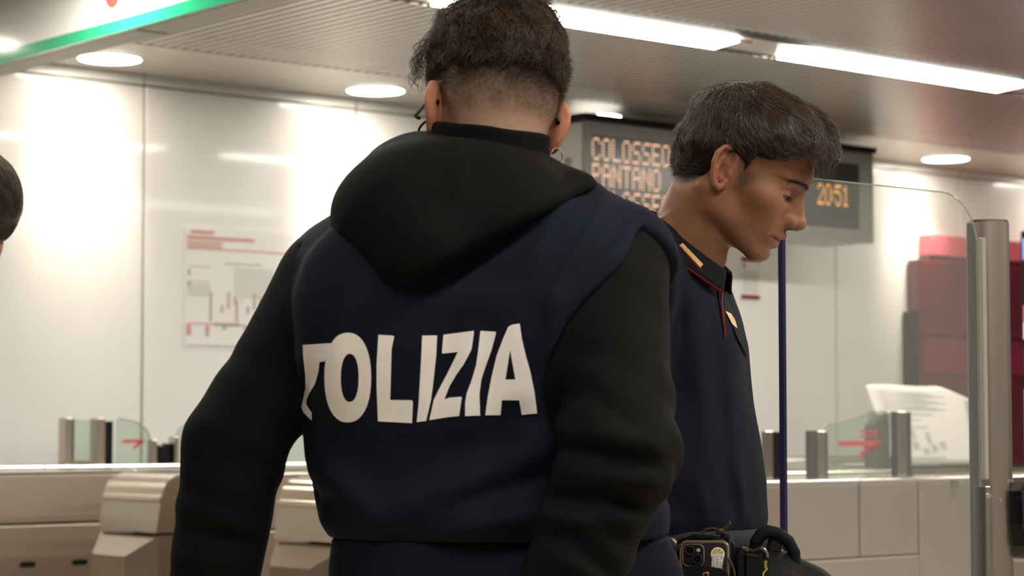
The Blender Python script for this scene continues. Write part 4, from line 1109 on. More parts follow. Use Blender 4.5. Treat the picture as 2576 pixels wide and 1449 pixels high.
for s in (-1, 1):
    hx = float(HIP1[0]) + s * 0.125
    soft('shoe', lambda P: np.maximum(smin(sd_ell(P, (hx, Y1 + 0.08, 0.035), (0.048, 0.135, 0.050)), sd_cone(P, (hx, Y1 + 0.02, 0.06), (hx, Y1 + 0.02, 0.14), 0.056, 0.056), 0.03), -P[:, 2]), uni(hx - .07, hx + .07, .006), uni(Y1 - .08, Y1 + .24, .006), uni(-0.006, .2, .006), M['leather'], p1)

# ---- hair
def comb(seed, n, keep, steps, dl, flowfn, lift0, lift1, wild, cap2, lk=0.55, wave=0.0):
    gg = np.random.default_rng(seed); L = []
    while sum(len(a) for a in L) < n:
        u = nrm(gg.normal(size=(n * 3, 3))); q = (u * A3((0.09, 0.11, 0.09)) + A3((0, 0.012, 0.042))).astype(f32)
        for _ in range(5): q = q - (cap2(q) * 0.8)[:, None] * grad(cap2, q, 0.002)
        L.append(q[keep(q)])
    S = np.concatenate(L)[:n].astype(f32)
    lock = np.stack([vnoise(S, 85), vnoise(S + 5, 85), vnoise(S + 9, 85)], 1)
    l0 = lift0 * gg.random(n) - 0.0022; l1 = lift1 * (0.3 + gg.random(n)) + 0.003 * lock[:, 0]
    ln = dl * (0.6 + 0.8 * gg.random((n, 1)))
    out = np.empty((n, steps, 3)); p = S
    for i in range(steps):
        t = i / (steps - 1); G = grad(cap2, p, 0.0025)
        p = (p - ((cap2(p) - (l0 * (1 - t) + l1 * t)) * 0.85)[:, None] * G).astype(f32); out[:, i] = p
        v = flowfn(p, G) + lk * lock * (0.4 + t) + wild * gg.normal(size=p.shape) * 0.25
        if wave: v = v + wave * nrm(np.cross(G, v)) * np.sin(2.1 * np.pi * t * (1 + 0.3 * lock[:, :1]) + 7.0 * lock[:, 1:2])
        v = v - G * np.sum(v * G, 1, keepdims=True) * 0.85
        p = (p + ln * nrm(v)).astype(f32)
    return out
scalp1 = sd_scalp
def sample_scalp(n, keep, fn, seed):
    g = np.random.default_rng(seed); out = []
    while sum(len(o) for o in out) < n:
        u = nrm(g.normal(size=(n * 3, 3))); L = (u * A3((0.075, 0.10, 0.085)) + A3((0, 0.0, 0.035))).astype(f32)
        for _ in range(4): L = L - fn(L)[:, None] * grad(fn, L)
        out.append(L[keep(L)])
    return np.concatenate(out)[:n].astype(f32)
def to_world(B, H, L): return L @ B.T + H
g = np.random.default_rng(11)
hl1 = lambda L: L[:, 2] + 0.010 * vnoise(L, 50)
# cropped sides
S = sample_scalp(19000, lambda L: (hl1(L) > -0.015) & (L[:, 1] < 0.075) & (L[:, 2] < 0.100), scalp1, 5)
N = grad(scalp1, S); ln = np.interp(S[:, 2], [-0.02, 0.02, 0.05, 0.075, 0.1], [0.0010, 0.0025, 0.007, 0.012, 0.014])[:, None] * (0.7 + 0.6 * g.random((len(S), 1)))
ln = ln * (1 + 0.35 * np.clip(S[:, :1] / 0.07, 0, 1))
D = nrm(N + A3((0, -0.1, -0.75)) + 0.45 * g.normal(size=N.shape))
k = np.linspace(0, 1, 4)[None, :, None]
pol = S[:, None] + k * (ln * nrm(N * 0.9 + D * 0.6))[:, None] + (k ** 2) * (ln * D * 0.35)[:, None]
M['hair1'] = hair_mat('dark_brown_hair', (0.017, 0.0085, 0.0048), 0.40, (0.095, 0.050, 0.023))
strands('cropped_hair', to_world(B1, H1, pol), np.interp(S[:, 2], [0.0, 0.03, 0.06], [0.00006, 0.00012, 0.0002]), M['hair1'], p1, 0.4)
# wavy top
def cap1(L): return smax(scalp1(L) - np.interp(L[:, 2], [0.045, 0.07, 0.10, 0.13], [0.002, 0.007, 0.021, 0.034]).astype(f32), 0.046 - L[:, 2] + 0.008 * vnoise(L, 60) + 0.3 * np.clip(L[:, 1] - 0.04, 0, 1), 0.006) + 0.004 * vnoise(L, 48)
soft('hair_mass', lambda P: cap1(h1(P)), uni(H1[0] - .11, H1[0] + .11, .0032), uni(H1[1] - .13, H1[1] + .14, .0032), uni(H1[2] + 0.03, H1[2] + .18, .0032), mat('hair_under', (0.016, 0.009, 0.006), 0.8, spec=0.1), p1)
def flow1(p, G):
    r = nrm(p - A3((0.005, -0.020, 0.150)))
    return r * A3((0.55, 1.0, 1.0)) + A3((0.10, -0.10, -0.45)) + 0.25 * G
wav = comb(8, 6500, lambda q: (q[:, 2] > 0.066 + 0.006 * vnoise(q, 60)) & (q[:, 1] < 0.10), 11, 0.0042, flow1, 0.003, 0.0075, 0.8, cap1, 1.5, 1.2)
strands('wavy_hair', to_world(B1, H1, wav), 0.00030, M['hair1'], p1, 0.3)
# loose curls hanging at the left temple
cs = []
for i in range(70):
    b = A3((-0.058 - 0.008 * g.random(), 0.060 + 0.03 * g.random(), 0.100 + 0.025 * g.random())); t = np.linspace(0, 1, 14); a = g.random() * 6.3; r = 0.004 + 0.004 * g.random()
    cs.append(np.stack([b[0] - 0.020 * np.sin(t * 2.2) - r * np.sin(9 * t + a) * t, b[1] + 0.006 * t + r * np.cos(9 * t + a) * t, b[2] - (0.040 + 0.025 * (i % 5) / 5) * t], 1))
strands('temple_curls', to_world(B1, H1, np.array(cs)), 0.0003, M['hair1'], p1, 0.5)
# ---- glasses and earring
def loc1(p): return Vector(to_world(B1, H1, A3(p)[None])[0])
gl = None
fr = MB()
fr.tube([loc1(q) for q in ((-0.0745, -0.022, 0.002), (-0.0745, -0.014, 0.010), (-0.0755, 0.0, 0.0155), (-0.075, 0.05, 0.016), (-0.0725, 0.098, 0.017), (-0.066, 0.106, 0.017))], [0.0022, 0.0022, 0.0019, 0.0019, 0.0025, 0.003], 8)
fr.tube([loc1(q) for q in ((0.0745, -0.022, 0.002), (0.0745, -0.014, 0.010), (0.0755, 0.0, 0.0155), (0.075, 0.05, 0.016), (0.0725, 0.098, 0.017), (0.066, 0.106, 0.017))], [0.0032, 0.0026, 0.0019, 0.0019, 0.0022, 0.0024], 8)
gl = fr.build('glasses', M['black'], p1, True)
for s in (-1, 1):
    MB().tube([loc1((s * 0.036 + 0.029 * math.cos(q), 0.107 - 0.10 * abs(s * 0.036 + 0.029 * math.cos(q)) ** 1.0 * 0.2, -0.002 + 0.022 * math.sin(q))) for q in [2 * math.pi * k / 28 for k in range(28)]], 0.0018, 6, True).build('lens_rim', M['blackgloss'], gl, True)
    MB().poly([loc1((s * 0.036 + 0.028 * math.cos(q), 0.107, -0.002 + 0.021 * math.sin(q))) for q in [2 * math.pi * k / 28 for k in range(28)]]).build('lens', M['glass'], gl)
MB().tube([loc1(q) for q in ((-0.008, 0.110, 0.004), (0.0, 0.113, 0.006), (0.008, 0.110, 0.004))], 0.0016, 6).build('bridge', M['blackgloss'], gl, True)
ec = loc1((0.0795, -0.012, -0.036))
MB().tube([ec + Vector((0.0075 * math.cos(q), 0.002 * math.cos(q), 0.0095 * math.sin(q))) for q in [2 * math.pi * k / 24 for k in range(24)]], 0.0012, 8, True).build('earring', M['silver'], p1, True)
# ================================================================== PERSON IN THE NAVY POLO (in profile, head bowed)
Y2 = 3.2
def q2(px, py, dy=0.0): return V3(at(px, py, Y2 + dy))
z2 = lambda py: float(at(1288, py, Y2).z)
H2 = q2(1838, 440, 0.0); B2 = euler(R(25), R(-99), R(0))
def h2(P): return (P - H2) @ B2
YAW2 = R(-106)
C2 = V3((0.232, 3.26, 0.0)); BB2 = np.array(Matrix.Rotation(YAW2, 3, 'Z'), f32)     # body axes: right, forward, up
def b2(P): return (P - C2) @ BB2
def w2(p): return V3(BB2 @ A3(p) + C2)
NB2 = q2(1712, 665, 0.03)
T2z = [0.96, 1.03, 1.10, 1.20, 1.30, 1.38, 1.43, 1.475]
T2w = [0.158, 0.165, 0.168, 0.166, 0.172, 0.178, 0.150, 0.095]
T2d = [0.122, 0.128, 0.132, 0.124, 0.118, 0.104, 0.090, 0.070]
T2c = [0.002, 0.002, -0.002, -0.006, -0.014, -0.024, -0.026, -0.024]
def trunk2(P, o=0.0):
    L = b2(P)
    d = sd_loft(L, T2z, [0] * 8, T2c, [w + o for w in T2w], [w + o for w in T2d], 2.3)
    d = smin(d, sd_cone(L, (0.05, -0.034, 1.420), (0.172, -0.012, 1.395), 0.050 + o, 0.056 + o), 0.04)
    d = smin(d, sd_cone(L, (-0.05, -0.034, 1.420), (-0.172, -0.012, 1.395), 0.050 + o, 0.056 + o), 0.04)
    d = smin(d, sd_ell(L, (0.065, 0.048, 1.29), (0.075, 0.035 + o, 0.07)), 0.05); d = smin(d, sd_ell(L, (-0.065, 0.048, 1.29), (0.075, 0.035 + o, 0.07)), 0.05)
    return d
ARMS2 = (((0.186, -0.012, 1.39), (0.222, -0.045, 1.11), (0.222, 0.045, 0.945)), ((-0.186, -0.012, 1.39), (-0.215, 0.0, 1.10), (-0.17, 0.14, 0.94)))
def legs2(P, o=0.0):
    L = b2(P)
    d = sd_loft(L, [0.84, 0.92, 1.0, 1.045], [0] * 4, [0] * 4, [0.165 + o, 0.170 + o, 0.160 + o, 0.155 + o], [0.118 + o, 0.122 + o, 0.116 + o, 0.112 + o], 2.3)
    for s in (-1, 1): d = smin(d, sd_chain(L, [(s * 0.09, 0.0, 0.86), (s * 0.105, 0.02, 0.48), (s * 0.11, -0.01, 0.09)], [0.094 + o, 0.068 + o, 0.050 + o], 0.03), 0.04)
    return d
def neck2(P):
    a = H2 + B2 @ V3((0, -0.022, -0.050)); d = sd_cone(P, a, NB2, 0.0515, 0.060)
    for s in (-1, 1):                          # the cord from behind the ear to the throat
        d = smin(d, sd_cone(P, H2 + B2 @ V3((s * 0.052, -0.022, -0.035)), w2((s * 0.020, 0.050, 1.425)), 0.013, 0.010), 0.02)
    d = smin(d, sd_ell(P, H2 + B2 @ V3((0, 0.030, -0.118)), (0.012, 0.012, 0.016)), 0.02)
    return d
def body2(P):
    L = h2(P)
    d = sd_head(L, mouth_open=0.75, eye_h=0.0027)
    d = smin(d, neck2(P), 0.016)
    t = trunk2(P, -0.020); Lb = b2(P)
    for A in ARMS2: t = smin(t, sd_chain(Lb, A, [0.050, 0.042, 0.029], 0.02), 0.03)
    for A, s in zip(ARMS2, (1, -1)):
        t = smin(t, sd_hand(Lb, V3(A[2]) + V3((0, 0.01, -0.02)), basis((0, 0.35, -1), (-s, 0, 0)), 0.35), 0.012)
    t = smin(t, legs2(P, -0.018), 0.03)
    return smin(d, t, 0.02)
def hairline2(L):
    """>0 where long hair grows"""
    y, z = L[:, 1], L[:, 2]
    lim = np.interp(y, [-0.10, -0.060, -0.035, -0.012, 0.008, 0.022, 0.030, 0.048, 0.072, 0.088, 0.12], [-0.048, -0.046, -0.036, 0.020, 0.024, 0.012, 0.034, 0.038, 0.050, 0.070, 0.076])
    return z - lim
def skin2(v):
    L = h2(v); n = vnoise(v, 300)[:, None]; n2 = vnoise(v, 70)[:, None]; ax = np.abs(L[:, 0])
    c = np.tile(A3((0.265, 0.117, 0.061)), (len(v), 1)) * (1 + 0.06 * n2 + 0.04 * n)
    hd = A3((0.018, 0.012, 0.009))
    def mixin(m, col):
        nonlocal c
        m = np.clip(m, 0, 1)[:, None]; c = c * (1 - m) + A3(col) * m
    mixin(np.clip(hairline2(L) / 0.010, 0, 1) * (L[:, 2] > -0.06) * (L[:, 1] < 0.12) * 0.95, hd)
    side = np.exp(-(((L[:, 1] - 0.024) / 0.009) ** 2 + ((L[:, 2] - 0.002) / 0.018) ** 2)) * (ax > 0.04)
    mixin(side * 0.55 * (0.75 + 0.5 * n[:, 0]), (0.09, 0.052, 0.034))
    # beard shadow on jaw, lip and chin
    jaw = np.clip((-0.030 - L[:, 2] - 0.25 * (0.06 - L[:, 1])) / 0.03, 0, 1) * (L[:, 1] > -0.005) * (L[:, 2] > -0.13)
    mixin(jaw * (0.30 + 0.25 * n[:, 0]), (0.14, 0.075, 0.045))
    mu = np.exp(-(((L[:, 2] + 0.0415) / 0.0050) ** 2)) * np.clip((L[:, 1] - 0.084) / 0.006, 0, 1) * (ax < 0.026)
    mixin(mu * (0.40 + 0.3 * n[:, 0]), (0.10, 0.055, 0.035))
    # cheeks, nose, lips
    mixin(0.40 * np.exp(-(((ax - 0.046) / 0.016) ** 2 + ((L[:, 2] + 0.026) / 0.020) ** 2)) * (L[:, 1] > 0.03), (0.40, 0.145, 0.095))
    mixin(0.35 * np.exp(-((ax / 0.014) ** 2 + ((L[:, 1] - 0.122) / 0.014) ** 2 + ((L[:, 2] + 0.024) / 0.014) ** 2)), (0.44, 0.18, 0.11))
    up = np.minimum(sd_cone(np.abs(L) * A3((1, 0, 0)) + L * A3((0, 1, 1)), (0.000, 0.1054, -0.0507), (0.0265, 0.0880, -0.0570), 0.0042, 0.0022), 1)
    lo = sd_cone(np.abs(L) * A3((1, 0, 0)) + L * A3((0, 1, 1)), (0.0, 0.0975, -0.0672), (0.0250, 0.0860, -0.0602), 0.0076, 0.0026)
    mixin(np.clip(1.7 - np.minimum(up, lo) / 0.0026, 0, 1) * 0.9, (0.33, 0.105, 0.09))
    sl = sd_cone(np.abs(L) * A3((1, 0, 0)) + L * A3((0, 1, 1)), (0.0, 0.1085, -0.0570), (0.0275, 0.0925, -0.0582), 0.0, 0.0)
    mixin(np.exp(-(sl / 0.0024) ** 2) * 0.8, (0.05, 0.018, 0.016))  # shade of the mouth slit painted into the skin colour
    # brows
    t = np.clip((ax - 0.010) / 0.050, 0, 1); zc = 0.0215 + 0.0065 * np.sin(np.pi * np.clip(t * 0.75 + 0.1, 0, 1)) - 0.005 * t
    br = np.exp(-((L[:, 2] - zc) / (0.0047 - 0.0022 * t)) ** 2) * np.clip((ax - 0.006) / 0.005, 0, 1) * np.clip((0.0610 - ax) / 0.010, 0, 1) * (L[:, 1] > 0.058)
    mixin(br * (1.0 + 0.3 * n[:, 0]) * 0.95, (0.016, 0.010, 0.008))
    # lash line
    ey = np.abs(np.sqrt(((ax - 0.0325) / 0.0138) ** 2 + ((L[:, 2] + 0.0012) / 0.0034) ** 2) - 1.0)
    mixin(np.exp(-(ey / 0.34) ** 2) * (L[:, 1] > 0.07) * 0.85, (0.02, 0.012, 0.010))
    ear = np.minimum(sd_ear(L, 1), sd_ear(L, -1)) < 0.0010
    c[ear] = A3((0.34, 0.135, 0.078)) * (1 + 0.06 * n2[ear])
    for p in ((0.056, 0.072, -0.040), (0.045, 0.078, -0.036), (0.060, 0.050, -0.052), (0.052, 0.070, -0.032)):    # moles and marks
        mixin(np.exp(-(np.linalg.norm(np.abs(L) * A3((1, 0, 0)) + L * A3((0, 1, 1)) - A3(p), axis=1) / 0.0011) ** 2) * (L[:, 0] > 0), (0.07, 0.03, 0.02))
    return c
p2 = soft('person', body2, *headgrid(H2, (-0.14, 2.90, 0.02), (0.62, 3.62, 1.6), 0.14, 0.0019), M['skin'], None, skin2)
tag(p2, 'dark-haired person with bowed head in navy polo with red-piped collar', 'person')
def l2(p): return Vector(to_world(B2, H2, A3(p)[None])[0])
for s in (-1, 1):
    ey = MB(); ey.ball((0, 0, 0), 0.0126, seg=24)
    o = ey.build('eyeball', mat('eye_white', (0.13, 0.10, 0.085), 0.6, spec=0.1), p2, True); o.location = l2((s * 0.0315, 0.0795, 0.0020))
    ir = MB(); ir.cyl((0, 0, 0), 0.0058, 0.0012, 'y', 20)
    d = Vector((0, 0.92, -0.40)).normalized()
    i = ir.build('iris', mat('iris_brown', (0.012, 0.007, 0.005), 0.5, spec=0.1), o, True)
    i.location = Vector(B2 @ A3(d * 0.0123)); i.rotation_euler = Vector(B2 @ A3(d)).to_track_quat('Y', 'Z').to_euler()
MB().box(-0.016, 0.016, 0.086, 0.0955, -0.0562, -0.0515, bev=0.002).build('teeth', mat('teeth', (0.62, 0.56, 0.48), 0.25), p2, True).matrix_local = Matrix.Translation(Vector(H2)) @ Matrix(B2.tolist()).to_4x4()

# ---- hair: dark mass under combed strands
scalp2 = sd_scalp
def thick2(L):
    t = np.interp(L[:, 2], [-0.05, 0.0, 0.045, 0.075, 0.10, 0.13], [0.005, 0.006, 0.010, 0.018, 0.020, 0.019]).astype(f32)
    return t - 0.006 * np.clip((-L[:, 1] - 0.02) / 0.06, 0, 1) * np.clip((L[:, 2] - 0.01) / 0.05, 0, 1)
def cap2(L):
    d = scalp2(L) - thick2(L)
    d = smax(d, -hairline2(L) * 0.8, 0.006)
    # the fringe thrown forward over the brow
    f = sd_chain(L, [(-0.035, 0.066, 0.114), (-0.015, 0.092, 0.106), (0.012, 0.112, 0.090), (0.026, 0.125, 0.076)], [0.023, 0.018, 0.012, 0.004], 0.01)
    f = smin(f, sd_chain(L, [(0.030, 0.062, 0.098), (0.048, 0.084, 0.076), (0.046, 0.098, 0.066)], [0.022, 0.013, 0.005], 0.01), 0.015)
    return smin(d, f, 0.020) + 0.0030 * vnoise(L, 42)
M['hair2'] = hair_mat('brown_black_hair', (0.017, 0.009, 0.0052), 0.22, (0.110, 0.062, 0.036), 0.65)
soft('hair_mass', lambda P: cap2(h2(P)), uni(H2[0] - .15, H2[0] + .17, .003), uni(H2[1] - .13, H2[1] + .13, .003), uni(H2[2] - 0.09, H2[2] + .17, .003), mat('hair_under_dark', (0.010, 0.007, 0.005), 0.55, spec=0.3), p2)
g = np.random.default_rng(21)
def flow_top(p, G):
    r = nrm(p - A3((-0.020, -0.088, 0.105)))
    fw = np.clip((p[:, 1:2] + 0.045) / 0.05, 0, 1)
    return r * 0.55 + fw * (A3((0.30, 1.25, -0.25))) + A3((0.0, 0, -0.14)) * (1 + np.abs(p[:, :1]) / 0.05) + (1 - fw) * A3((0.0, -0.35, -0.7))
top = comb(31, 9000, lambda q: (q[:, 2] > 0.046 + 0.9 * np.clip(np.abs(q[:, 0]) - 0.035, 0, 0.03) - 0.25 * np.clip(-q[:, 1] - 0.03, 0, 1)) & (hairline2(q) > 0.012), 13, 0.0052, flow_top, 0.002, 0.0060, 0.35, cap2, 1.0, 0.7)
strands('combed_hair', to_world(B2, H2, top), 0.00030, M['hair2'], p2, 0.25)
def flow_side(p, G): return A3((0, -0.25, -1.0)) + 0.0 * p
low = comb(32, 4200, lambda q: (q[:, 2] < 0.062) & (q[:, 1] < 0.075) & (hairline2(q) > -0.001), 7, 0.0026, lambda p, G: np.where(p[:, 1:2] > 0.0, A3((0, 0.45, -0.9)), A3((0, -0.45, -0.85))), 0.001, 0.0025, 0.5, cap2)
strands('side_hair', to_world(B2, H2, low), 0.00022, mat('side_hair_dark', (0.010, 0.007, 0.0055), 0.4, spec=0.4), p2, 0.3)
nape = comb(33, 900, lambda q: (q[:, 2] < 0.0) & (q[:, 1] < -0.035) & (hairline2(q) > -0.006), 7, 0.0032, lambda p, G: A3((0, -0.7, -0.7)) + 0.9 * G, 0.001, 0.010, 1.4, cap2)
strands('nape_hair', to_world(B2, H2, nape), 0.00022, M['hair2'], p2, 0.3)
fr = []
for i in range(150):                                          # stray ends of the fringe
    b = A3((0.012 + 0.040 * g.random(), 0.108 + 0.016 * g.random(), 0.084 - 0.016 * g.random())); t = np.linspace(0, 1, 8)
    L_ = 0.016 + 0.026 * g.random()
    fr.append(np.stack([b[0] + 0.004 * np.sin(3 * t + i), b[1] + L_ * 0.55 * t - 0.010 * t * t * (i % 3), b[2] - L_ * (0.35 * t + 0.75 * t * t)], 1))
strands('fringe_ends', to_world(B2, H2, np.array(fr)), 0.00022, M['hair2'], p2, 0.3)
face2 = lambda q: sd_head(q, ears=False, mouth_open=0.75, eye_h=0.0027)
def settle(q):
    for _ in range(4): q = (q - face2(q)[:, None] * grad(face2, q)).astype(f32)
    return q, grad(face2, q)
u = g.random(520)[:, None]; sg = np.where(np.arange(520) % 2 == 0, 1.0, -1.0)[:, None]
Q = np.concatenate([sg * (0.009 + 0.050 * u), 0.118 - 0.028 * u, 0.0215 + 0.0065 * np.sin(np.pi * np.clip(u * 0.75 + 0.1, 0, 1)) - 0.005 * u + 0.0055 * (g.random((520, 1)) - 0.5) * (1 - 0.5 * u)], 1).astype(f32)
Q, G = settle(Q); dr = np.concatenate([sg * 0.8, 0 * u - 0.1, 0.35 * (1 - 1.6 * u)], 1); tt = np.linspace(0, 1, 4)[None, :, None]
bw = Q[:, None] + tt * 0.0075 * dr[:, None] + G[:, None] * (0.0002 + 0.0012 * np.sin(2.6 * tt))
strands('eyebrow', to_world(B2, H2, bw), 0.00013, mat('brow_dark', (0.010, 0.007, 0.006), 0.5), p2, 0.3)
n = 260                                                       # sideburn
Q = np.stack([0.066 + 0 * g.random(n), 0.024 + 0.0066 * g.normal(size=n), 0.012 - 0.034 * g.random(n) ** 1.3], 1).astype(f32)
Q, G = settle(Q); dr = np.stack([0 * g.random(n), 0.35 + 0.2 * g.normal(size=n), -0.9 + 0 * g.random(n)], 1); tt = np.linspace(0, 1, 3)[None, :, None]
sd = Q[:, None] + tt * 0.0065 * dr[:, None] + G[:, None] * (0.0002 + 0.0012 * tt)
strands('sideburn', to_world(B2, H2, sd), 0.00008, M['hair2'], p2, 0.3)

u = np.linspace(0, 1, 34)[:, None]; u = np.concatenate([u, u]); sg = np.concatenate([np.ones((34, 1)), -np.ones((34, 1))])
Q = np.concatenate([sg * (0.0195 + 0.027 * u), 0.0935 - 0.012 * u ** 2, 0.0008 + 0.0024 * np.sin(np.pi * u)], 1)      # upper lashes
tt = np.linspace(0, 1, 5)[None, :, None]
dr = np.concatenate([sg * (u - 0.3) * 0.5, 0 * u + 0.8, 0 * u - 0.45], 1)
strands('lashes', to_world(B2, H2, Q[:, None] + tt * 0.0052 * dr[:, None] + tt ** 2 * A3((0, 0, 0.0018))), 0.00009, mat('lash_black', (0.006, 0.004, 0.004), 0.5), p2, 0.3)

# ---- polo shirt
def polo2(P):
    L = b2(P); d = trunk2(P, 0.0)
    for A in ARMS2:
        S, E = V3(A[0]), V3(A[1]); C = S + (E - S) * 0.80
        a = sd_cone(L, S, C, 0.064, 0.066); u = (E - S) / np.linalg.norm(E - S); a = smax(a, (L - C) @ u - 0.012, 0.006)
        d = smin(d, a, 0.02)
    f = 0.0
    for a, b, r, m in (((1700, 640), (1690, 800), 0.010, 0.004), ((1672, 640), (1668, 800), 0.009, -0.004), ((1725, 700), (1715, 830), 0.012, -0.003), ((1745, 740), (1800, 1200), 0.018, 0.003), ((1800, 800), (1850, 1250), 0.016, -0.003),
                       ((1850, 950), (1885, 1290), 0.012, 0.003), ((1690, 1240), (1740, 1310), 0.014, -0.004), ((1760, 1200), (1790, 1310), 0.012, 0.004), ((1830, 1150), (1860, 1310), 0.013, -0.004), ((1870, 1180), (1890, 1310), 0.010, 0.003)):
        f = f + crease(P, q2(*a, -0.15), q2(*b, -0.15), r * 0.9, m * 1.5, 3.2)
    d = d + f + 0.0022 * vnoise(P, 13) + 0.001 * vnoise(P, 30)
    d = smin(d, sd_loft(L, [1.02, 1.05, 1.10, 1.18, 1.28], [0] * 5, [0.0] * 5, [0.160, 0.168, 0.163, 0.148, 0.120], [0.122, 0.132, 0.127, 0.110, 0.085], 2.2), 0.03)
    hole = sd_cone(P, NB2 + V3((0.015, 0, 0.035)), NB2 + V3((0.05, 0, 0.20)), 0.070, 0.10)
    d = smax(d, -hole, 0.006)
    d = d + bump(L, (0.0, 0.115, 1.395), (0.010, 0.03, 0.045), -0.004)
    return np.maximum(d, 1.026 - P[:, 2])
polo = soft('polo_shirt', polo2, uni(-0.12, 0.52, 0.004), uni(2.92, 3.60, 0.0045), uni(1.0, 1.52, 0.004), M['polo'], p2)
# collar: a folded band round the neck, red piping on its edge
CC2 = q2(1737, 612, 0.0); BC2 = euler(R(39), YAW2, 0)
def collar_world(a, v):
    """a: angle from the front (0) round by the right side; v 0 at the fold, 1 at the free edge"""
    ca, sa = math.cos(a), math.sin(a); fr = max(0.0, ca) ** 2
    return V3(BC2 @ V3(((0.064 + 0.018 * v + 0.005 * v * v) * sa, (0.073 + 0.015 * v + 0.004 * v * v) * ca, 0.006 * math.sin(min(1, v * 6) * math.pi / 2) - 0.031 * v + 0.002 * fr * v)) + CC2)
mb = MB(); rows = []
AA = np.linspace(R(20), R(340), 72)
for a in AA: rows.append([mb.bm.verts.new(collar_world(a, v)) for v in (-0.12, 0.0, 0.06, 0.3, 0.55, 0.8, 1.0)])
for r0, r1 in zip(rows[:-1], rows[1:]):
    for k in range(6): mb.bm.faces.new((r0[k], r1[k], r1[k + 1], r0[k + 1]))
col = mb.build('collar', M['collar'], p2, True)
sm = col.modifiers.new('thick', 'SOLIDIFY'); sm.thickness = 0.0035; sm.offset = 0
MB().tube([collar_world(a, 1.0) for a in AA], 0.0019, 8).build('collar_piping', M['piping'], p2, True)
# ---- lower clothing of the same person
trs = soft('trousers', lambda P: np.maximum(legs2(P, 0.0) + 0.003 * vnoise(P, 14), 0.07 - P[:, 2]), uni(-0.02, 0.50, 0.009), uni(3.02, 3.50, 0.009), uni(0.05, 1.06, 0.009), M['navy_trouser'], p2)
for s in (-1, 1):
    c = w2((s * 0.11, 0.0, 0.0)); c2 = w2((s * 0.115, 0.06, 0.0)); fw = BB2[:, 1]
    soft('shoe', lambda P: np.maximum(smin(sd_ell(P, c2 + V3((0, 0, 0.035)), (0.048, 0.135, 0.050), BB2), sd_cone(P, c + V3((0, 0, 0.06)), c + V3((0, 0, 0.14)), 0.054, 0.054), 0.03), -P[:, 2]), uni(float(c2[0]) - .15, float(c2[0]) + .17, .007), uni(float(c2[1]) - .15, float(c2[1]) + .15, .007), uni(-0.006, .2, .007), M['leather'], p2)
BM = Matrix.Translation(Vector(C2)) @ Matrix(BB2.tolist()).to_4x4()
def on_body(name, mb, m, parent=None, smooth=True):
    """a part whose shape is given in body axes (x right, y forward, z up)"""
    mb.bm.transform(BM); return mb.build(name, m, parent or p2, smooth)
def side(px, py, x):
    """body-axes point on the plane x = const (the person's right side) seen at (px, py)"""
    d = ray(px, py); o = Vector((0, 0, CAM_Z)); R_ = Vector(BB2[:, 0]); c = Vector(C2)
    t = (x - (o - c).dot(R_)) / d.dot(R_); q = o + d * t - c
    return Vector((x, q.dot(Vector(BB2[:, 1])), q.z))
def ring(mb, z0, z1, w, d, off, n=48, e=2.3):
    prof = [(off, z0), (off + 0.003, (z0 + z1) / 2), (off, z1), (off - 0.006, z1), (off - 0.006, z0)]
    rows = []
    for k in range(n):
        a = 2 * math.pi * k / n; c, s = math.cos(a), math.sin(a)
        rows.append([mb.bm.verts.new(((w + o) * math.copysign(abs(c) ** (2 / e), c), 0.006 + (d + o) * math.copysign(abs(s) ** (2 / e), s), z)) for o, z in prof])
    for i in range(n):
        A, B = rows[i], rows[(i + 1) % n]
        for k in range(5): mb.bm.faces.new((A[k], B[k], B[(k + 1) % 5], A[(k + 1) % 5]))
    return mb
on_body('waistband', ring(MB(), 1.012, 1.036, 0.163, 0.126, 0.008), M['nylon_grey'])
belt = on_body('belt', ring(MB(), 0.955, 1.013, 0.166, 0.129, 0.014), M['nylon'])
XS = 0.196
def sbox(px0, px1, py0, py1, x0, x1, bev=0.004):
    a, b = side(px0, py1, x1), side(px1, py0, x1)
    return MB().box(x0, x1, a.y, b.y, a.z, b.z, bev=bev)
def spoly(pts, x0, x1):
    q = [side(px, py, x1) for px, py in pts]
    return MB().prism([(v.y, v.z) for v in q], 'x', x0, x1)
def rrect(px0, px1, py0, py1, r, n=6):
    out = []
    for cx, cy, a0 in ((px1 - r, py0 + r, -90), (px1 - r, py1 - r, 0), (px0 + r, py1 - r, 90), (px0 + r, py0 + r, 180)):
        out += [(cx + r * math.cos(R(a0 + 90 * k / n)), cy + r * math.sin(R(a0 + 90 * k / n))) for k in range(n + 1)]
    return out
def circ(cx, cy, r, n=24): return [(cx + r * math.cos(2 * math.pi * k / n), cy + r * math.sin(2 * math.pi * k / n)) for k in range(n)]
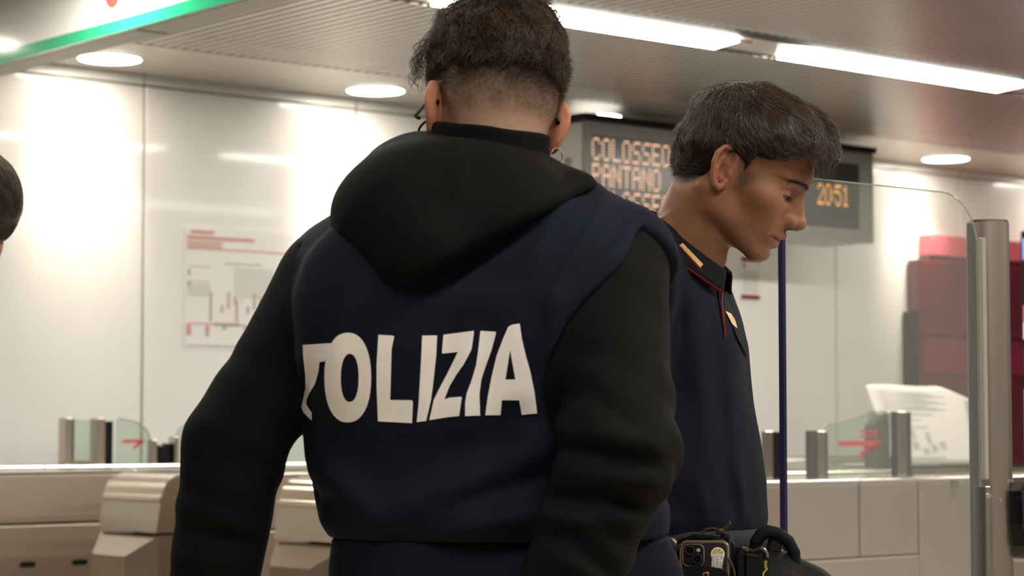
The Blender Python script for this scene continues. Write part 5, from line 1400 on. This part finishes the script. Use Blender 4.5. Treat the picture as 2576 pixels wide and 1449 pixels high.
# pouch with front pocket; the phone sticks out of it
pouch = on_body('pouch', spoly(rrect(1700, 1846, 1352, 1530, 26), 0.178, 0.196), M['nylon'], smooth=False)
on_body('pouch_pocket', spoly([(1722, 1530), (1720, 1450), (1728, 1428), (1742, 1422), (1775, 1424), (1810, 1430), (1826, 1440), (1832, 1460), (1830, 1530)], 0.2155, 0.226), M['leather'], pouch, smooth=False)
on_body('pocket_side', sbox(1704, 1722, 1440, 1530, 0.196, 0.222), M['nylon'], pouch, smooth=False)
on_body('rivet', MB().tube([tuple(side(*p, 0.2285)) for p in circ(1775, 1446, 6.5)], 0.0014, 8, True), M['brass'], pouch)
on_body('pouch_rim', MB().tube([tuple(side(*p, 0.197)) for p in ((1716, 1372), (1724, 1360), (1745, 1351), (1790, 1354), (1815, 1362), (1830, 1374))], 0.0042, 8), M['nylon'], pouch)
on_body('webbing', sbox(1832, 1838, 1348, 1449, 0.180, 0.198, 0.001).box(0.176, 0.190, side(1812, 1345, .19).y, side(1835, 1345, .19).y, side(1812, 1400, .19).z, side(1812, 1343, .19).z), M['nylon_grey'], belt, smooth=False)
# phone
ph = bpy.data.objects.new('phone', None); COL.objects.link(ph); ph.location = BM @ side(1770, 1470, 0.206)
tag(ph, 'phone with lemon sticker standing in the dark belt pouch', 'phone')
def on_phone(name, mb, m, smooth=False, parent=None):
    mb.bm.transform(Matrix.Translation(-ph.location) @ BM); return mb.build(name, m, parent or ph, smooth)
M['phone_back'] = mat('phone_back', (0.045, 0.030, 0.034), 0.18, spec=0.6, coat=0.6)
M['case_clear'] = mat('clear_case_bronze', (0.42, 0.33, 0.22), 0.22, metal=0.65)
M['camera_bump'] = mat('camera_glass', (0.022, 0.020, 0.020), 0.12, spec=0.6)
on_phone('back', spoly(rrect(1714, 1830, 1364, 1500, 15), 0.1975, 0.2095), M['phone_back'])
on_phone('case_rim', MB().tube([tuple(side(*p, 0.2085)) for p in rrect(1713, 1831, 1363, 1500, 16)], 0.0022, 8, True), M['case_clear'], True)
cb = on_phone('camera_plate', spoly(rrect(1719, 1769, 1371, 1423, 13), 0.2095, 0.2120), M['camera_bump'])
on_phone('plate_rim', MB().tube([tuple(side(*p, 0.2115)) for p in rrect(1717.5, 1770.5, 1369.5, 1424.5, 14)], 0.0010, 8, True), M['case_clear'], True, cb)
for c in ((1735.5, 1385), (1754, 1406)):
    on_phone('lens', spoly(circ(*c, 9.5), 0.2120, 0.2140), M['blackgloss'], False, cb)
    on_phone('lens_ring', MB().tube([tuple(side(*p, 0.2142)) for p in circ(*c, 11)], 0.0006, 6, True), M['channel'], True, cb)
on_phone('flash', spoly(circ(1757, 1384, 4.8), 0.2120, 0.2128), M['paper'], False, cb)
stk = on_phone('sticker', spoly([(1788 + 17.5 - 17.5 * math.cos(R(a)), 1394 - 17.5 * math.sin(R(a))) for a in range(-20, 201, 10)][::1] + [(1820, 1406), (1817.5, 1420), (1817, 1500), (1790, 1500), (1789.5, 1420), (1791, 1404)], 0.2098, 0.2104), M['print_white'])
M['lemon'] = mat('lemon_yellow', (0.62, 0.50, 0.05), 0.5)
for k in range(4):
    a0, a1 = 5 + 44 * k, 41 + 44 * k
    on_phone('lemon_slice', spoly([(1805.5 - 2.0 * math.cos(R((a0 + a1) / 2)), 1394 - 2.0 * math.sin(R((a0 + a1) / 2)))] + [(1805.5 - 14 * math.cos(R(a)), 1394 - 14 * math.sin(R(a))) for a in np.linspace(a0, a1, 6)], 0.2104, 0.2107), M['lemon'], False, stk)
for i, s in enumerate(('IF LIFE', 'LEMONS', 'ADD YOU')):
    me = text_mesh(s, 0.0058, 0.0, space=1.25)
    o0 = side(1810.5 - 10.2 * i, 1398, 0.2108)
    ax_ = Matrix(((0, 0, 1, o0.x), (0, 1, 0, o0.y), (-1, 0, 0, o0.z), (0, 0, 0, 1)))
    me.transform(Matrix.Translation(-ph.location) @ BM @ ax_); link('lettering', me, M['ink'], stk)
# handcuffs, magazines, clip, cords
cf = MB()
cf.tube([tuple(side(*p, 0.195)) for p in ((1672, 1362), (1684, 1358), (1696, 1364), (1702, 1374))], 0.0024, 8)
on_body('handcuff', cf, M['silver'], belt)
on_body('handcuff', spoly(rrect(1680, 1704, 1353, 1366, 3), 0.188, 0.192), M['silver'], belt, False)
hold = on_body('magazine_holder', spoly(rrect(1848, 1926, 1378, 1530, 8), 0.172, 0.186), M['nylon'], belt, False)
on_body('magazine', spoly(((1857, 1530), (1857, 1392), (1862, 1381), (1866, 1391), (1872, 1396), (1872, 1530)), 0.186, 0.206), M['leather'], hold, False)
on_body('magazine', spoly(rrect(1878, 1911, 1394, 1530, 4), 0.186, 0.210), M['leather'], hold, False)
on_body('magazine_lip', spoly(((1879, 1393), (1908, 1398), (1908, 1401), (1879, 1396)), 0.206, 0.2115), M['channel'], hold, False)
on_body('spring_clip', MB().tube([tuple(side(*p, 0.200)) for p in ((1868, 1379), (1895, 1386), (1910, 1380), (1922, 1382), (1929, 1392), (1930, 1402))], 0.0026, 8), M['steel_b'], belt)
on_body('brass_clip', MB().tube([tuple(side(*p, 0.204)) for p in ((1925, 1410), (1924, 1420), (1926, 1430), (1921, 1442), (1918, 1460))], [0.0032, 0.0028, 0.0036, 0.0030, 0.003], 8), M['brass'], belt)
M['cord'] = mat('olive_cord', (0.045, 0.036, 0.020), 0.6)
on_body('cord', MB().tube([tuple(side(*p, 0.212)) for p in ((1712, 1370), (1703, 1380), (1698, 1395), (1700, 1412), (1706, 1430), (1716, 1452))], 0.0017, 6), M['cord'], pouch)
on_body('cord', MB().tube([tuple(side(*p, 0.212)) for p in ((1832, 1404), (1840, 1416), (1846, 1432), (1850, 1460))], 0.0017, 6), M['cord'], pouch)
on_body('cord', MB().tube([tuple(side(*p, 0.196)) for p in ((1766, 1340), (1778, 1331), (1795, 1329), (1806, 1334), (1812, 1338), (1824, 1326), (1836, 1311), (1838, 1316), (1826, 1331), (1814, 1341), (1800, 1342))], 0.0019, 6), M['cord'], pouch)
on_body('cord_knot', MB().ball(tuple(side(1812, 1336, 0.197)), 0.0046, (1, 1.2, 0.9)), M['cord'], pouch)
# bag hanging in front: padded loop and slack cloth
bg = soft('bag', lambda P: smin(sd_chain(P, [q2(1915, 1432, -0.14), q2(1928, 1475, -0.14), q2(1960, 1640, -0.14)], [0.022, 0.048, 0.060], 0.02), sd_chain(P, [q2(1985, 1425, -0.13), q2(2030, 1490, -0.12), q2(2060, 1640, -0.12)], [0.014, 0.036, 0.055], 0.02), 0.02) + 0.004 * vnoise(P, 26), uni(0.27, 0.54, 0.004), uni(2.94, 3.20, 0.004), uni(0.76, 1.03, 0.004), M['nylon'])
tag(bg, 'black cloth bag with padded loop handle hanging at the bowed person\'s hip', 'bag')
MB().tube([Vector(q2(px, py, -0.14)) for px, py in ((1897, 1412), (1891, 1392), (1900, 1366), (1914, 1346), (1932, 1337), (1958, 1343), (1983, 1362), (1998, 1390), (1999, 1430))], [0.0075, 0.0075, 0.0085, 0.0095, 0.0095, 0.0095, 0.0090, 0.0085, 0.009], 12).build('loop_handle', M['nylon'], bg, True)
MB().box(-0.008, 0.008, -0.006, 0.006, -0.02, 0.02, bev=0.003).build('inner_strap', M['leather'], bg).matrix_local = Matrix.Translation(Vector(q2(1945, 1388, -0.13))) @ Matrix.Rotation(R(14), 4, 'Y') @ Matrix.Diagonal((1.3, 1, 1.2, 1))
# ---- badges, placket
cty = bvh_of(col); pty = bvh_of(polo)
print_on('collar_badge', [[(1708, 620), (1716, 614), (1766, 666), (1759, 675)]], cty, M['gold'], col, lift=0.0035, cell=4)
print_on('badge_back', [[(1704, 620), (1709, 616), (1762, 676), (1758, 680)]], cty, M['piping'], col, lift=0.0028, cell=4)
print_on('chest_badge', [[(1822, 783), (1836, 790), (1846, 806), (1853, 830), (1838, 815)]], pty, M['gold'], polo, lift=0.002, cell=4)
print_on('pocket_flap', [[(1838, 818), (1856, 832), (1868, 852), (1880, 892), (1874, 896), (1850, 850)]], pty, M['collar'], polo, lift=0.003, cell=5)
print_on('placket', [[(1806, 680), (1830, 692), (1824, 720), (1818, 760), (1824, 820), (1822, 852), (1812, 800), (1804, 740)]], pty, M['collar'], polo, lift=0.0025, cell=6)
print_on('placket_piping', [[(1816, 688), (1823, 688), (1817, 722), (1814, 760), (1823, 850), (1820, 852), (1810, 770), (1811, 720)]], pty, M['piping'], polo, lift=0.0032, cell=5)

# ================================================================== PERSON AT THE LEFT EDGE (back of the head only)
Y3 = 4.0
def q3(px, py, dy=0.0): return V3(at(px, py, Y3 + dy))
H3 = q3(-84, 545); B3 = euler(R(-4), R(78), R(0))
def h3(P): return (P - H3) @ B3
NB3 = q3(-180, 760, 0.0); TC3 = float(q3(-330, 900)[0])
def trunk3(P, o=0.0):
    d = sd_loft(P, [0.95, 1.1, 1.25, 1.36, 1.42, 1.47], [TC3] * 4 + [TC3 + 0.03, TC3 + 0.06], [Y3] * 6, [0.115 + o, 0.11 + o, 0.12 + o, 0.11 + o, 0.09 + o, 0.06 + o], [0.165 + o, 0.16 + o, 0.18 + o, 0.19 + o, 0.15 + o, 0.08 + o], 2.3)
    for s in (-1, 1): d = smin(d, sd_chain(P, [(TC3 + 0.01, Y3 + s * 0.19, 1.38), (TC3 + 0.02, Y3 + s * 0.23, 1.10), (TC3 - 0.06, Y3 + s * 0.22, 0.90)], [0.055 + o, 0.048 + o, 0.040 + o], 0.02), 0.03)
    return d
def legs3(P, o=0.0):
    d = sd_loft(P, [0.84, 0.92, 1.0], [TC3] * 3, [Y3] * 3, [0.12 + o] * 3, [0.17 + o] * 3, 2.3)
    for s in (-1, 1): d = smin(d, sd_chain(P, [(TC3, Y3 + s * 0.09, 0.86), (TC3 - 0.02, Y3 + s * 0.10, 0.48), (TC3 + 0.01, Y3 + s * 0.11, 0.09)], [0.09 + o, 0.066 + o, 0.05 + o], 0.03), 0.04)
    return d
def body3(P):
    d = smin(sd_head(h3(P), mouth_open=0.0), sd_cone(P, H3 + B3 @ V3((0, -0.020, -0.048)), NB3, 0.050, 0.058), 0.02)
    t = smin(trunk3(P, -0.012), legs3(P, -0.012), 0.03)
    for s in (-1, 1): t = smin(t, sd_hand(P, (TC3 - 0.06, Y3 + s * 0.22, 0.89), basis((-0.2, 0, -1), (0, -s, 0))), 0.012)
    return smin(d, t, 0.02)
def skin3(v):
    L = h3(v); c = np.tile(A3((0.33, 0.155, 0.095)), (len(v), 1)) * (1 + 0.05 * vnoise(v, 70)[:, None])
    c[(L[:, 2] > np.interp(L[:, 1], [-0.1, -0.05, 0.0, 0.05, 0.09], [-0.045, -0.045, 0.01, 0.045, 0.08]))] = A3((0.03, 0.018, 0.012)); return c
fine_ = 0.0032
def grid3(c, lo, hi, m=0.14):
    out = []
    for k in range(3):
        a, b = float(c[k]) - m, float(c[k]) + m
        out.append(axis_grid([(lo[k], a, 0.010), (a, b, fine_), (b, max(hi[k], b + 0.02), 0.010)])); 
    return out
p3 = soft('person', body3, *grid3(H3, (TC3 - 0.32, Y3 - 0.34, 0.02), (float(H3[0]) + 0.16, Y3 + 0.34, 1.75)), M['skin'], None, skin3)
tag(p3, 'person cut by the left edge, only sleek brown hair and nape showing', 'person')
soft('shirt', lambda P: np.maximum(trunk3(P) + 0.003 * vnoise(P, 14), 0.97 - P[:, 2]), uni(TC3 - .25, TC3 + .22, .009), uni(Y3 - .32, Y3 + .32, .009), uni(0.95, 1.5, .009), M['polo'], p3)
soft('trousers', lambda P: np.maximum(legs3(P), 0.07 - P[:, 2]), uni(TC3 - .2, TC3 + .2, .01), uni(Y3 - .25, Y3 + .25, .01), uni(0.05, 1.02, .01), M['navy_trouser'], p3)
for s in (-1, 1):
    soft('shoe', lambda P: np.maximum(smin(sd_ell(P, (TC3 - 0.05, Y3 + s * 0.11, 0.035), (0.135, 0.048, 0.05)), sd_cone(P, (TC3 + 0.01, Y3 + s * 0.11, 0.06), (TC3 + 0.01, Y3 + s * 0.11, 0.14), 0.054, 0.054), 0.03), -P[:, 2]), uni(TC3 - .2, TC3 + .1, .008), uni(Y3 + s * .11 - .07, Y3 + s * .11 + .07, .008), uni(-0.006, .2, .008), M['leather'], p3)
def cap3(L):
    lim = np.interp(L[:, 1], [-0.1, -0.05, 0.0, 0.05, 0.09], [-0.046, -0.046, 0.008, 0.043, 0.078]).astype(f32)
    return smax(sd_scalp(L) - 0.010, (lim - L[:, 2]) * 0.8, 0.006) + 0.0012 * vnoise(L, 60)
soft('hair_mass', lambda P: cap3(h3(P)), uni(float(H3[0]) - .14, float(H3[0]) + .14, .0035), uni(Y3 - .14, Y3 + .14, .0035), uni(float(H3[2]) - .09, float(H3[2]) + .16, .0035), mat('hair_under_brown', (0.028, 0.017, 0.011), 0.5), p3)
g = np.random.default_rng(51); u = nrm(g.normal(size=(7000, 3))); q = (u * A3((0.09, 0.11, 0.09)) + A3((0, 0.005, 0.04))).astype(f32)
for _ in range(5): q = (q - (cap3(q) * 0.8)[:, None] * grad(cap3, q, 0.002)).astype(f32)
q = q[(q[:, 1] < 0.07)][:4200]; pol = np.empty((len(q), 9, 3)); pp = q; lf = 0.0016 * g.random(len(q))
for i in range(9):
    G = grad(cap3, pp, 0.002); pp = (pp - ((cap3(pp) - lf)[:, None] * 0.85) * G).astype(f32); pol[:, i] = pp
    v = nrm(A3((0.0, -0.085, 0.0)) - pp) + 0.12 * g.normal(size=pp.shape); v = v - G * np.sum(v * G, 1, keepdims=True)
    pp = (pp + 0.005 * nrm(v)).astype(f32)
strands('hair', to_world(B3, H3, pol), 0.00032, hair_mat('sleek_brown_hair', (0.030, 0.018, 0.011), 0.35, (0.085, 0.052, 0.030)), p3, 0.5)
